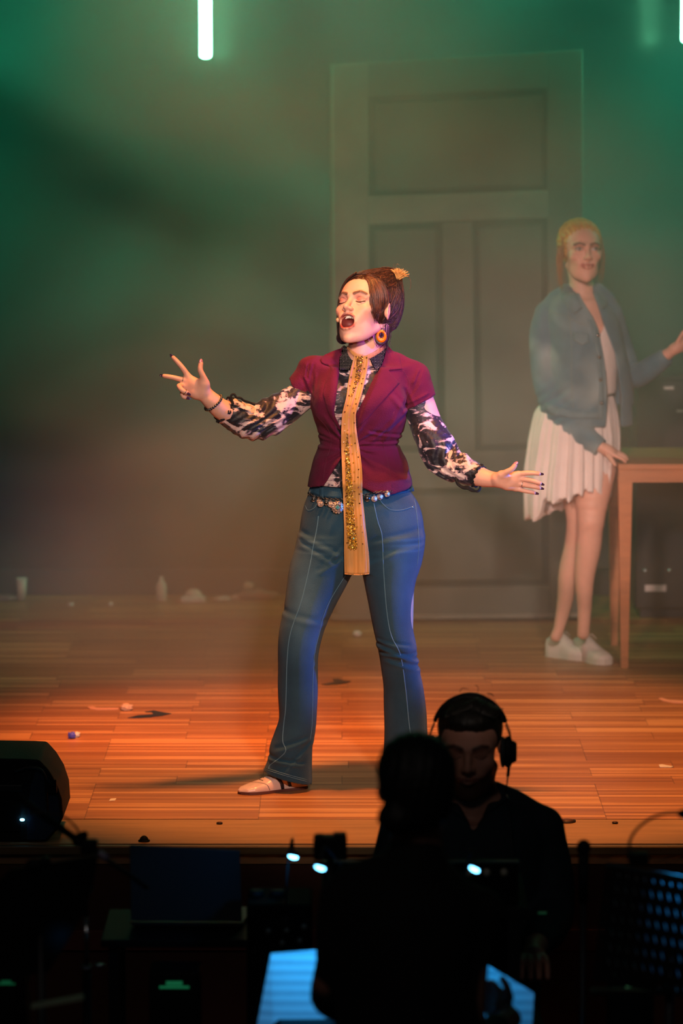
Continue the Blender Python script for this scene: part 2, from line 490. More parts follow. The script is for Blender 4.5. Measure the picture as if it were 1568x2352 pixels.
M_floor = floor_material()
M_board = mat('edge_board', lin((168, 128, 88)), .55, vary=.18, vscale=3, stretch=(1, 8, 1), bump=.1, bscale=30)
M_nose = mat('edge_nosing', lin((120, 96, 62)), .5, vary=.2, vscale=5, stretch=(1, 10, 10))
M_front = mat('stage_front_paint', lin((84, 46, 34)), .8, vary=.2, vscale=4)
M_pit = mat('pit_floor', lin((60, 38, 30)), .7, vary=.2, vscale=3)
M_wall = mat('back_wall_black', lin((30, 34, 33)), .15, vary=.15, vscale=2, bump=.02, bscale=4, spec=.65)
M_black = mat('black_metal', lin((22, 22, 24)), .45, bump=.05, bscale=200)
M_blackp = mat('black_plastic', lin((13, 14, 16)), .65, spec=.25, bump=.08, bscale=250)
M_chrome = mat('chrome', lin((190, 195, 200)), .18, 1.0)
M_white = mat('white_scrap', lin((235, 225, 220)), .6, vary=.1, vscale=30)
M_tape = mat('dark_tape', lin((28, 30, 52)), .5, vary=.2, vscale=30)

def struct(name, mb, m):
    o = mb.build(name, m); o['kind'] = 'structure'; return o
struct('floor', MB().box((0, (Y_STRIP + 18) / 2, -.03), (12, 18 - Y_STRIP, .06)), M_floor)
struct('trim_1', MB().box((0, (Y_STRIP + Y_EDGE) / 2 - .001, -.031), (12, Y_STRIP - Y_EDGE - .004, .06)), M_board)
struct('trim_2', MB().box((0, Y_EDGE - .014, -.016), (12, .026, .026), bev=.004), M_nose)
struct('wall_front', MB().box((0, Y_EDGE + .02, (Z_PIT - .06) / 2 ), (12, .03, -Z_PIT - .07)), M_front)
struct('floor_pit', MB().box((0, 5.4, Z_PIT - .03), (12, 2 * (Y_EDGE + .05 - 5.4), .06)), M_pit)
struct('wall_back', MB().box((0, Y_WALL + .05, 2.6), (12, .1, 5.3)), M_wall)
struct('baseboard_back', MB().box((0, Y_WALL - .02, .055), (12, .036, .11), bev=.004), mat('base_black', lin((38, 34, 34)), .5))
struct('trim_3', MB().box((0, Y_EDGE - .004, -.285), (12, .016, .06), bev=.003), mat('front_rail', lin((110, 52, 40)), .7))

# LED tubes
def led_tube(px, y0, py1, Y, label):
    b = P(px, py1, Y); t = thing('led_tube', b, label, 'stage light', 'green led tubes hanging upstage')
    M_led = mat('led_glow', (1, 1, 1), .4, emit=(.22, 1.0, .50), estr=26)
    top = 3.1
    mb = MB(); mb.cyl((b[0], Y, b[2] + .012), (b[0], Y, top), .024, seg=20); mb.ball((b[0], Y, b[2] + .014), .0238, (1, 1, .55)); mb.build('tube', M_led, t, True)
    mb = MB(); mb.box((b[0], Y + .027, (b[2] + .03 + top) / 2), (.03, .012, top - b[2] - .03), bev=.002); mb.build('mounting_rail', M_black, t)
    mb = MB(); mb.cyl((b[0], Y, top - .002), (b[0], Y, top + .07), .027, seg=16); mb.build('end_cap', M_black, t, True)
    mb = MB(); mb.cyl((b[0], Y, top + .06), (b[0], Y, 5.1), .003, seg=6); mb.build('suspension_wire', M_black, t, True)
    return t
led_tube(472, 0, 136, 15.1, 'glowing green-white LED tube hanging beside the painted door')
led_tube(1577, 0, 100, 15.1, 'glowing green-white LED tube hanging above the wooden table')

# painted door flat
def door_prop():
    Y = 15.25
    bl = P(772, 1421, Y); tl = P(762, 148, Y); tr = P(1338, 113, Y); br = P(1342, 1414, Y)
    t = thing('painted_door', (bl + br) / 2 * [1, 1, 0], 'tall grey-green panelled door set piece standing against the back wall', 'door')
    M_door = mat('door_paint', lin((112, 112, 104)), .75, vary=.16, vscale=5, bump=.15, bscale=18)
    M_worn = mat('door_worn_paint', lin((142, 138, 128)), .8, vary=.25, vscale=6, bump=.15, bscale=18)
    M_panel = mat('door_panel_paint', lin((102, 104, 97)), .8, vary=.14, vscale=6, bump=.1, bscale=18)
    M_groove = mat('door_groove', lin((70, 72, 66)), .9)
    slope = (tr[2] - tl[2]) / (tr[0] - tl[0])
    def poly(pts, y0, th, name, m, par=t, bev=0):
        pts3 = [P(a, b, Y) for a, b in pts]
        for q in pts3: q[1] = y0
        mb = MB().prism(pts3, (0, th, 0)); o = mb.build(name, m, par)
        if bev:
            md = o.modifiers.new('Bevel', 'BEVEL'); md.width = bev; md.segments = 2
        return o
    # leaf behind, then raised stiles and rails
    bot = lambda x: 1421 - (x - 772) * .012
    poly([(768, bot(768)), (764, 152), (1336, 117), (1340, bot(1340))], Y + .02, .03, 'door_leaf', M_groove)
    fr = [('stile', [(770, bot(770)), (762, 148), (846, 143), (850, bot(850))], M_worn),
          ('stile', [(1262, bot(1262)), (1256, 118), (1338, 113), (1342, bot(1342))], M_door),
          ('rail', [(844, 222), (844, 143), (1258, 118), (1258, 203)], M_door),
          ('rail', [(847, 516), (845, 452), (1259, 437), (1260, 500)], M_worn),
          ('stile', [(1022, 1040), (1016, 512), (1086, 508), (1092, 1037)], M_door),
          ('rail', [(848, 1125), (848, 1040), (1261, 1033), (1261, 1118)], M_door),
          ('rail', [(849, bot(849)), (849, 1350), (1262, 1344), (1262, bot(1262))], M_door)]
    for n, p, m in fr: poly(p, Y - .012, .03, n, m, bev=.006)
    for p in ([(862, 440), (860, 236), (1246, 217), (1248, 426)], [(866, 1028), (862, 530), (1002, 525), (1006, 1026)],
              [(1106, 1024), (1100, 522), (1246, 515), (1248, 1020)], [(866, 1338), (866, 1138), (1246, 1131), (1248, 1332)]):
        poly(p, Y + .004, .016, 'door_panel', M_panel, bev=.012)
    poly([(760, bot(760) + 2), (760, bot(760) - 9), (1352, bot(1352) - 9), (1352, bot(1352) + 2)], Y - .03, .1, 'threshold', M_worn, bev=.003)
    M_j = mat('door_frame_edge', lin((120, 120, 108)), .8)
    poly([(757, 1424), (757, 146), (765, 146), (768, 1424)], Y + .03, .04, 'rear_brace', M_j)
    mb = MB(); c = P(1290, 860, Y - .03); mb.cyl(c, c + [0, .03, 0], .022, seg=20); mb.cyl(c, c - [0, .03, 0], .008, seg=12); mb.ball(c - [0, .05, 0], .024, seg=16)
    mb.build('door_knob', mat('brass', lin((150, 120, 70)), .35, 1.0), t, True)
door_prop()

# table
def table():
    Yf, Yb = FL(1437, 1536)[1], FL(1408, 1482)[1]
    x0 = P(1420, 1064, Yf)[0]; zt = P(1440, 1066, Yf)[2]; x1 = x0 + 1.25; ap = P(1440, 1108, Yf)[2]
    t = thing('wooden_table', ((x0 + x1) / 2, (Yf + Yb) / 2, 0), 'orange-brown wooden table with tapered legs beside the woman in white skirt', 'table')
    M_t = mat('table_wood', lin((196, 128, 84)), .45, vary=.14, vscale=4, stretch=(1.5, 14, 14), bump=.05, bscale=20)
    yb = Yb + .03
    MB().box(((x0 + x1) / 2, (Yf + yb) / 2, zt - .011), (x1 - x0, yb - Yf, .022), bev=.004).build('tabletop', M_t, t)
    for y in (Yf + .012, yb - .012):
        MB().box(((x0 + x1) / 2, y, (zt - .022 + ap) / 2), (x1 - x0 - .004, .02, zt - .022 - ap)).build('apron', M_t, t)
    for x in (x0 + .012, x1 - .012):
        MB().box((x, (Yf + yb) / 2, (zt - .022 + ap) / 2), (.02, yb - Yf - .05, zt - .022 - ap)).build('side_apron', M_t, t)
    for x, sx in ((x0 + .026, 1), (x1 - .026, -1)):
        for y in (Yf + .026, yb - .026):
            mb = MB(); a = .026; bq = .013; z1 = ap + .02
            top = [(x - a, y - a, z1), (x + a, y - a, z1), (x + a, y + a, z1), (x - a, y + a, z1)]
            ox = x - sx * (-.004); bt = [(ox - bq, y - bq, .001), (ox + bq, y - bq, .001), (ox + bq, y + bq, .001), (ox - bq, y + bq, .001)]
            mb.V += top + bt; mb.F += [[0, 1, 2, 3], [7, 6, 5, 4]] + [[i, i + 4, (i + 1) % 4 + 4, (i + 1) % 4] for i in range(4)]
            o = mb.build('leg', M_t, t)
    return zt, Yf, Yb, x0
TAB = table()

# low black piano-like cabinet behind the table
def cabinet():
    Y = 15.3; a = P(1462, 872, Y); x0 = a[0]; z1 = a[2]; x1 = x0 + 1.2
    t = thing('black_cabinet', ((x0 + x1) / 2, Y + .2, 0), 'black equipment cabinet standing in haze behind the wooden table', 'cabinet')
    MB().box(((x0 + x1) / 2, Y + .2, z1 / 2 + .02), (x1 - x0, .4, z1 - .04), bev=.006).build('body', mat('cabinet_black', lin((26, 28, 30)), .5), t)
    MB().box(((x0 + x1) / 2, Y + .2, z1 + .008), (x1 - x0 + .03, .43, .022), bev=.005).build('lid', mat('cabinet_lid', lin((30, 33, 34)), .35), t)
    MB().box(((x0 + x1) / 2, Y + .2, .02), (x1 - x0 - .05, .36, .036)).build('plinth', M_black, t)
    for px, py, wx, hz in ((1535, 891, .040, .013), (1562, 944, .03, .01), (1505, 1351, .085, .026)):
        c = P(px, py, Y - .002); MB().box(c, (wx, .003, hz)).build('white_label', M_white, t)
    for px, py in ((1481, 1310), (1537, 1310)):
        c = P(px, py, Y - .006); MB().ball(c, .01, seg=10).build('screw_cap', M_chrome, t, True)
cabinet()

# things left at the foot of the back wall
def crumple(c, r, n, m, label, cat, name, flat=.5, seed=0, group=None):
    rg = np.random.default_rng(seed); bm = bmesh.new(); bmesh.ops.create_icosphere(bm, subdivisions=3, radius=1)
    ph = rg.uniform(0, 6, 9)
    for v in bm.verts:
        p = v.co; f = 1 + .22 * math.sin(5 * p.x + ph[0]) * math.sin(4 * p.y + ph[1]) + .16 * math.sin(9 * p.z + ph[2] + 3 * p.x) + .08 * math.sin(17 * p.y + ph[3])
        v.co = Vector((p.x * r[0] * f, p.y * r[1] * f, max(p.z * r[2] * f, -r[2] * .8)))
    zmin = min(v.co.z for v in bm.verts)
    mb = MB(); mb.add_bm(bm, Matrix.Translation((c[0], c[1], c[2] - zmin + .0005)))
    o = mb.build(name, m, None, True); return tag(o, label, cat, group)
def lathe(name, c, prof, m, parent=None, seg=24):
    mb = MB(); V = []; F = []; n = len(prof)
    for r, z in prof:
        for k in range(seg): V.append((c[0] + r * math.cos(2 * PI * k / seg), c[1] + r * math.sin(2 * PI * k / seg), c[2] + z))
    for i in range(n - 1):
        for k in range(seg): F.append([i * seg + k, i * seg + (k + 1) % seg, (i + 1) * seg + (k + 1) % seg, (i + 1) * seg + k])
    F.append([k for k in range(seg)][::-1]); F.append([(n - 1) * seg + k for k in range(seg)])
    mb.V = V; mb.F = F; return mb.build(name, m, parent, True)
M_pale = mat('pale_plastic', lin((225, 205, 195)), .5)
c = FL(50, 1379); t = thing('paper_cup', c, 'tall pale cup at the foot of the back wall, farthest from the singer', 'cup')
lathe('cup_body', c, [(.014, .001), (.020, .05), (.022, .09), (.018, .09), (.012, .004)], M_pale, t); lathe('cup_rim', c, [(.0225, .088), (.024, .091), (.0225, .094), (.020, .091)], M_white, t)
c = FL(370, 1380); t = thing('water_bottle', c, 'upright pale bottle standing at the foot of the back wall', 'bottle')
lathe('bottle_body', c, [(.021, .001), (.023, .004), (.023, .066), (.016, .080), (.009, .086), (.009, .090)], M_pale, t); lathe('bottle_cap', c + [0, 0, .090], [(.009, 0), (.0095, .002), (.0095, .01), (.008, .011)], M_white, t)
c = FL(444, 1380); t = thing('white_cap', c, 'pale peaked cap lying at the foot of the back wall', 'cap')
mb = MB(); mb.ball(c + [0, 0, .010], .042, (1, 1, 1.0), 20); mb.build('crown', M_pale, t, True)
MB().box(c + [0, -.03, .011], (.10, .07, .020), bev=.004).build('brim', M_white, t)
crumple(FL(512, 1380), (.035, .03, .010), 0, M_white, 'flat crumpled pale paper by the back wall, nearest the white cap', 'paper', 'paper_scrap', seed=3)
crumple(FL(541, 1378), (.016, .016, .012), 0, M_white, 'small crumpled pale paper ball against the back wall', 'paper', 'paper_ball', seed=4)
c = FL(590, 1378); t = thing('cloth_bundle', c, 'long pinkish cloth bundle lying along the foot of the back wall', 'cloth')
crumple(c, (.085, .03, .024), 0, mat('pink_cloth', lin((170, 140, 132)), .9), None, None, 'cloth', seed=5)
o = COL.objects['cloth']; keep_world(o, t)
o = crumple(P(571, 1352, c[1] - .02), (.02, .016, .016), 0, M_pale, None, None, 'knot', seed=8); keep_world(o, t)
c = FL(12, 1379); crumple(c, (.05, .03, .013), 0, mat('grey_cloth', lin((150, 135, 130)), .9), 'flat greyish cloth at the foot of the back wall by the tall cup', 'cloth', 'folded_cloth', seed=6)
crumple(FL(163, 1392), (.013, .012, .008), 0, M_white, 'tiny pale crumb of paper on the hazy floor, farther from the bottle', 'paper', 'paper_crumb', seed=9)
crumple(FL(254, 1392), (.010, .010, .009), 0, M_white, 'tiny pale crumb of paper on the hazy floor, nearer the bottle', 'paper', 'paper_crumb', seed=10)
crumple(FL(820, 1463), (.016, .016, .014), 0, M_white, 'small round pale paper ball on the floor between the singer\'s legs', 'paper', 'paper_ball', seed=11)
crumple(FL(291, 1631), (.021, .02, .012), 0, mat('peach_scrap', lin((240, 190, 160)), .6), 'rounded peach-coloured scrap on the lit floor above the tape arrow', 'scrap', 'fabric_scrap', seed=12)
def flat_patch(name, pts, m, label, cat, th=.002, z=.0006):
    q = [FL(a, b) for a, b in pts]
    for v in q: v[2] = z
    o = MB().prism(q, (0, 0, th)).build(name, m); return tag(o, label, cat)
flat_patch('paper_strip', [(201, 1625), (213, 1623), (222, 1627), (272, 1627), (272, 1630), (220, 1631), (207, 1629)], mat('thin_strip', lin((230, 170, 140)), .6), 'thin pale paper strip on the lit floor next to the peach scrap', 'paper')
M_arr = M_tape
flat_patch('tape_arrow', [(293, 1650), (318, 1644), (352, 1642), (350, 1637), (333, 1636), (353, 1633), (372, 1637), (393, 1640), (372, 1645), (345, 1648), (316, 1650)], M_arr, 'dark tape arrow on the lit floor between the plastic scrap and the singer', 'tape mark')
flat_patch('tape_arrow', [(738, 1573), (757, 1569), (767, 1567), (764, 1561), (776, 1560), (788, 1564), (806, 1566), (793, 1570), (775, 1573), (752, 1574)], M_arr, 'dark tape arrow on the floor between the singer\'s legs', 'tape mark')
flat_patch('tape_square', [(250, 1841), (254, 1836), (267, 1835), (264, 1840)], M_white, 'small white tape square on the floor near the monitor speaker', 'tape mark')
flat_patch('paper_strip', [(1512, 1758), (1519, 1757), (1546, 1762), (1540, 1764), (1515, 1763)], M_white, 'short white strip on the floor nearest the curved lamp arm', 'paper')
flat_patch('paper_strip', [(1512, 1605), (1520, 1604), (1535, 1609), (1575, 1611), (1575, 1616), (1545, 1615), (1522, 1611)], mat('salmon_strip', lin((240, 180, 160)), .6), 'salmon-pink strip on the lit floor below the wooden table', 'paper')
crumple(FL(165, 1696), (.013, .012, .012), 0, mat('blue_plastic', lin((95, 100, 235)), .35), 'small blue crumpled plastic scrap on the lit floor', 'scrap', 'plastic_scrap', seed=14)
crumple(FL(177, 1693), (.010, .014, .010), 0, M_white, 'white crumpled scrap touching the blue plastic on the floor', 'scrap', 'paper_scrap', seed=15)
def socket(px, py, r, label):
    c = FL(px, py); c[2] = .0008
    t = thing('floor_socket', c, label, 'floor socket')
    MB().cyl(c, c + [0, 0, .003], r, seg=28).build('socket_plate', mat('socket_dark', lin((40, 26, 20)), .6), t, True)
    MB().cyl(c + [0, 0, .003], c + [0, 0, .0045], r * .72, seg=24).build('socket_cover', mat('socket_cover', lin((90, 50, 35)), .6), t, True)
socket(504, 1892, .009, 'small dark round floor socket in the stage edge below the singer\'s shoe')
socket(1412, 1891, .009, 'small dark round floor socket between the large socket and the lamp arm')
socket(1302, 1887, .026, 'large dark oval floor socket beside the headphone man\'s shoulder')

# ------------------------------------------------------------------ people: shared builders
def head_matrix(px, py, Y, yaw, pitch, roll=0., s=1.):
    """face looks along -y; yaw > 0 turns it towards +x, pitch > 0 bends it down"""
    R = Matrix.Rotation(math.radians(yaw), 3, 'Z') @ Matrix.Rotation(math.radians(pitch), 3, 'X') @ Matrix.Rotation(math.radians(roll), 3, 'Y')
    return np.array(R), np.array(P(px, py, Y)), s
class Local:
    """adds shapes given in a local frame"""
    def __init__(s, F, frame): s.F = F; s.R, s.t, s.s = frame
    def w(s, p): return s.t + s.R @ (np.array(p, float) * s.s)
    def ell(s, c, r, k=.01, rot=None, op='u'):
        R = s.R if rot is None else s.R @ np.array(Matrix.Rotation(math.radians(rot[0]), 3, 'X') @ Matrix.Rotation(math.radians(rot[1]), 3, 'Y') @ Matrix.Rotation(math.radians(rot[2]), 3, 'Z'))
        s.F.ell(s.w(c), np.array(r) * s.s, k * s.s, R, op); return s
    def tube(s, pts, rad, k=.006, op='u', sp=0):
        s.F.tube([s.w(p) for p in pts], np.array([rad] * len(pts) if np.isscalar(rad) else rad) * s.s, k * s.s, op, sp); return s
    def inv(s, X): return (X - s.t) @ s.R / s.s

def add_head(F, fr, mouth=0.0, eyes='closed', male=False, smile=0.0, ears=(True, True)):
    H = Local(F, fr); j = mouth * .020; m = 1.0 if male else 0.0
    H.ell((0, .012, .034), (.0735, .092, .074), 0)
    H.ell((0, -.034, .030), (.060, .050, .058), .02)
    H.ell((0, -.038, -.026), (.0585 + .002 * m, .052, .066), .02)
    H.tube([(-.047 - .003 * m, .0, -.054 - j * .5), (-.031 - .004 * m, -.043, -.084 - j), (0, -.069, -.099 - j), (.031 + .004 * m, -.043, -.084 - j), (.047 + .003 * m, .0, -.054 - j * .5)], [.014 + .004 * m, .0145 + .005 * m, .0155 + .005 * m, .0145 + .005 * m, .014 + .004 * m], .024, sp=4)
    H.ell((0, -.076, -.101 - j), (.014 + .005 * m, .011, .013), .012)
    H.ell((0, -.045, -.07 - j * .5), (.046, .042, .035), .02)
    for sx in (-1, 1):
        H.ell((sx * .040, -.062, -.022 + .002 * smile), (.021, .020, .018), .016)
        H.ell((sx * .026, -.074, -.046), (.014, .014, .016), .014)
    # brow ridge and sockets
    H.tube([(-.046, -.070, .020), (-.030, -.084, .026), (-.012, -.087, .022), (0, -.088, .020), (.012, -.087, .022), (.030, -.084, .026), (.046, -.070, .020)], .008 + .002 * m, .012)
    for sx in (-1, 1):
        H.ell((sx * .031, -.094, .006), (.0165, .0125, .0105), .012, op='s')
        H.ell((sx * .031, -.0735, .006), (.0145, .0135, .0125), .003)
        if eyes != 'closed':
            H.tube([(sx * .019, -.0845, .006), (sx * .027, -.0885, .0135), (sx * .036, -.0865, .0125), (sx * .045, -.0785, .006)], .0022, .002, sp=3)
            H.tube([(sx * .019, -.0845, .003), (sx * .030, -.0875, -.001), (sx * .045, -.078, .004)], .0018, .002, sp=3)
        else:
            H.tube([(sx * .018, -.084, .001), (sx * .025, -.0885, -.0035), (sx * .034, -.0880, -.0045), (sx * .046, -.0775, .001)], .0017, .0015, sp=3)
            H.tube([(sx * .018, -.083, .010), (sx * .030, -.0870, .0165), (sx * .046, -.0765, .010)], .0018, .003, sp=3)
    # nose
    H.tube([(0, -.083, .018), (0, -.0905, .004), (0, -.101, -.013), (0, -.109, -.024)], [.0058 + .001 * m, .0064 + .001 * m, .0078 + .001 * m, .0092 + .001 * m], .010, sp=3)
    for sx in (-1, 1):
        H.ell((sx * .0118, -.0990, -.0285), (.0068, .0095, .0064), .006)
        H.ell((sx * .0060, -.1055, -.0350), (.0033, .0055, .0028), .002, op='s')
    H.tube([(0, -.101, -.033), (0, -.095, -.044)], [.004, .005], .008)
    # mouth
    if mouth > .2:
        H.ell((0, -.076, -.062 - j * .5), (.028, .020, .022 + j * .5), .018)
        up = [(-.0262, -.0835, -.060 - j * .45), (-.0215, -.0915, -.0520), (-.012, -.0975, -.0465), (-.004, -.0995, -.0445), (0, -.0990, -.0452), (.004, -.0995, -.0445), (.012, -.0975, -.0465), (.0215, -.0915, -.0520), (.0262, -.0835, -.060 - j * .45)]
        lo = [(-.0262, -.0835, -.061 - j * .45), (-.0205, -.0885, -.071 - j * .8), (-.010, -.0925, -.0765 - j), (0, -.0940, -.0780 - j), (.010, -.0925, -.0765 - j), (.0205, -.0885, -.071 - j * .8), (.0262, -.0835, -.061 - j * .45)]
        H.tube(up, [.0028, .0034, .0040, .0041, .0038, .0041, .0040, .0034, .0028], .005, sp=3)
        H.tube(lo, [.0028, .0036, .0046, .0050, .0046, .0036, .0028], .005, sp=3)
        H.ell((0, -.090, -.0612 - j * .5), (.0222, .030, .0135 + j * .5), .004, op='s')
        H.ell((0, -.074, -.076 - j * .95), (.015, .020, .006), .004)
    else:
        up = [(-.024 - .003 * smile, -.0840, -.0565 + .0065 * smile), (-.012, -.0960, -.0545), (-.004, -.0995, -.0525), (0, -.0990, -.0532), (.004, -.0995, -.0525), (.012, -.0960, -.0545), (.024 + .003 * smile, -.0840, -.0565 + .0065 * smile)]
        lo = [(-.022 - .003 * smile, -.0845, -.0585 + .0065 * smile), (-.012, -.0940, -.0625), (0, -.0975, -.0645), (.012, -.0940, -.0625), (.022 + .003 * smile, -.0845, -.0585 + .0065 * smile)]
        H.tube(up, [.0022, .0038, .0042, .0036, .0042, .0038, .0022], .004, sp=3)
        H.tube(lo, [.0022, .0045, .0052, .0045, .0022], .004, sp=3)
    for sx, on in zip((-1, 1), ears):
        if not on: continue
        rot = (0, 0, sx * 24)
        H.ell((sx * .0765, .012, -.004), (.0052, .0155, .0270), .004, rot)
        H.ell((sx * .0735, .008, -.006), (.008, .010, .018), .004, rot)
        H.ell((sx * .0835, .008, .000), (.0048, .0095, .0165), .003, rot, 's')
        H.ell((sx * .0780, .004, -.004), (.005, .005, .007), .003, rot)
    return H, (up, lo), j

def head_colors(H, lips, j, skin, lip, shadow, brow, mouth, eyes, blush=.35, iris=(.12, .16, .18), beard=None):
    skin = np.array(skin); lip = np.array(lip); shadow = np.array(shadow); brow = np.array(brow)
    def tubed(L, pts, r0):
        pts = np.array(pts); best = np.full(len(L), 9.)
        for a, b in zip(pts[:-1], pts[1:]):
            ba = b - a; t = np.clip(((L - a) @ ba) / (ba @ ba), 0, 1); best = np.minimum(best, np.linalg.norm(L - a - t[:, None] * ba, axis=1))
        return best - r0
    sm = lambda d, w: np.clip(.5 - d / w, 0, 1)[:, None]
    def f(X):
        L = H.inv(X); C = np.tile(skin, (len(X), 1))
        L2 = L.copy(); L2[:, 0] = np.abs(L2[:, 0])
        near = (np.linalg.norm(L, axis=1) < .18)[:, None]
        bl = np.exp(-((L2 - [.042, -.075, -.030]) ** 2).sum(1) / .022 ** 2)[:, None] * blush
        C = C * (1 - bl) + bl * skin * np.array([1.04, .78, .74])
        nb = np.exp(-((L - [0, -.11, -.03]) ** 2).sum(1) / .012 ** 2)[:, None] * .3
        C = C * (1 - nb) + nb * skin * np.array([1.03, .75, .72])
        C = C + 0
        es = np.clip(1.15 - np.linalg.norm((L2 - [.031, -.087, .0095]) / [.0185, .03, .0105], axis=1), 0, .55)[:, None] * 1.35
        C = C * (1 - es) + es * shadow
        wl = sm(np.minimum(tubed(L, lips[0], .0043), tubed(L, lips[1], .0050)), .0015)
        C = C * (1 - wl) + wl * lip
        if mouth > .2:
            d = np.linalg.norm((L - [0, -.090, -.0612 - j * .5]) / [.0220, .030, .0132 + j * .5], axis=1)
            inm = ((d < 1.06) & (L[:, 1] > -.0895) & (L[:, 1] < -.03))[:, None]
            C = np.where(inm, np.array([.20, .035, .03]), C)
            tg = (np.linalg.norm((L - [0, -.074, -.076 - j * .95]) / [.016, .021, .0075], axis=1) < 1.08)[:, None]
            C = np.where(tg, np.array([.42, .12, .11]), C)
        bw = sm(tubed(L2, [(.013, -.0935, .0225), (.022, -.0945, .0265), (.033, -.0920, .0295), (.047, -.0790, .0235)], .0052), .0030) * (.92 + .08 * np.sin(L[:, 0] * 2200 + L[:, 2] * 900))[:, None]
        C = C * (1 - .92 * bw) + .92 * bw * brow
        if eyes == 'closed':
            ll = sm(tubed(L2, [(.018, -.086, .0005), (.025, -.0905, -.0045), (.034, -.0900, -.0055), (.0485, -.0780, .0010)], .0024), .0012)
            C = C * (1 - ll) + ll * np.array([.015, .01, .01])
        else:
            e = np.linalg.norm((L2 - [.031, -.087, .006]) / [.0115, .02, .0055], axis=1)
            C = np.where((e < 1)[:, None], np.array([.62, .58, .55]), C)
            ix = .031 + np.where(L[:, 0] > 0, 1, -1) * iris[3] if len(iris) > 3 else .031
            ir = np.linalg.norm(np.stack([L2[:, 0] - ix, L[:, 2] - .0065], 1), axis=1)
            C = np.where(((e < 1) & (ir < .0056))[:, None], np.array(iris[:3]), C)
            C = np.where(((e < 1) & (ir < .0025))[:, None], np.array([.01, .01, .01]), C)
            ll = sm(tubed(L2, [(.019, -.088, .0055), (.027, -.0915, .0125), (.036, -.0890, .0115), (.046, -.0800, .0055)], .0014), .001)
            C = C * (1 - ll) + ll * np.array([.02, .012, .01])
        if beard is not None:
            b = np.clip((-.046 - L[:, 2] + .35 * (np.abs(L[:, 0]) - .03)) / .012, 0, 1) * np.clip((.03 - L[:, 1]) / .02, 0, 1) * np.clip((L[:, 2] + .128) / .006, 0, 1)
            mo = sm(tubed(L, [(-.026, -.088, -.058), (-.012, -.100, -.0465), (.012, -.100, -.0465), (.026, -.088, -.058)], .004), .004)[:, 0]
            b = np.maximum(b, mo)[:, None] * (1 - wl) * beard[3]
            C = C * (1 - b) + b * np.array(beard[:3])
        return np.where(near, C, skin)
    return f

def strands(name, lines, m, parent, seg=4):
    """lines: list of (points, radius) ; each a tapering lock of hair"""
    mb = MB()
    for pts, r in lines:
        q = spline(pts, 5); n = len(q); t = np.linspace(0, 1, n)
        mb.tube(q, list(r * np.clip(np.sin(PI * np.clip(t * .93 + .07, 0, 1)) ** .55, .05, 1)), seg)
    return mb.build(name, m, parent, True)

def add_arm(F, pts, rad, k=.02): F.tube(pts, rad, k, sp=5)
def add_hand(F, wrist, palm, fingers, s, rf=.0078, web=.010):
    """fingers: list of chains of world points from knuckle to tip ; thumb last"""
    wrist = np.array(wrist)
    for i, f in enumerate(fingers):
        base = np.array(f[0])
        if i < 4:
            F.tube([wrist + (base - wrist) * .12, wrist + (base - wrist) * .55, base], [.0165, .0135, .0098], web)
        n = len(f); r = [rf * (1.12 - .28 * t) * (1.12 if i == 4 else (.86 if i == 3 else 1)) for t in np.linspace(0, 1, n)]
        F.tube(f, r, .0035, sp=3)
    for c, r in palm: F.ball(c, r, .012)
    return F
def nails(name, tips, m, parent, w=.0055, l=.013, shapes=None):
    for p, d, n in tips:
        d = Vector(d).normalized(); n = Vector(n).normalized(); sdir = d.cross(n).normalized(); n = sdir.cross(d)
        V = []; F = []; rows = 6; cols = 5
        for i in range(rows):
            t = i / (rows - 1); ww = w * (1 - .55 * max(0, t - .55) / .45)
            for k in range(cols):
                u = (k / (cols - 1) - .5) * 2
                q = Vector(p) + d * (l * (t - .35)) + sdir * (u * ww) + n * (.0015 * (1 - u * u) - .0012 * t)
                V.append(q)
        for q in list(V): V.append(q - n * .0012)
        o = rows * cols
        for i in range(rows - 1):
            for k in range(cols - 1):
                a = i * cols + k; F += [[a, a + 1, a + cols + 1, a + cols], [o + a + cols, o + a + cols + 1, o + a + 1, o + a]]
        for i in range(rows - 1):
            F += [[i * cols, (i + 1) * cols, o + (i + 1) * cols, o + i * cols], [(i + 1) * cols + cols - 1, i * cols + cols - 1, o + i * cols + cols - 1, o + (i + 1) * cols + cols - 1]]
        for k in range(cols - 1):
            F += [[k + 1, k, o + k, o + k + 1], [(rows - 1) * cols + k, (rows - 1) * cols + k + 1, o + (rows - 1) * cols + k + 1, o + (rows - 1) * cols + k]]
        from_py(name, V, F, m, parent, True)

M_skin = mat('skin', attr=True, rough=.5, vary=.05, vscale=40, bump=.06, bscale=400, spec=.4, sss=.08)

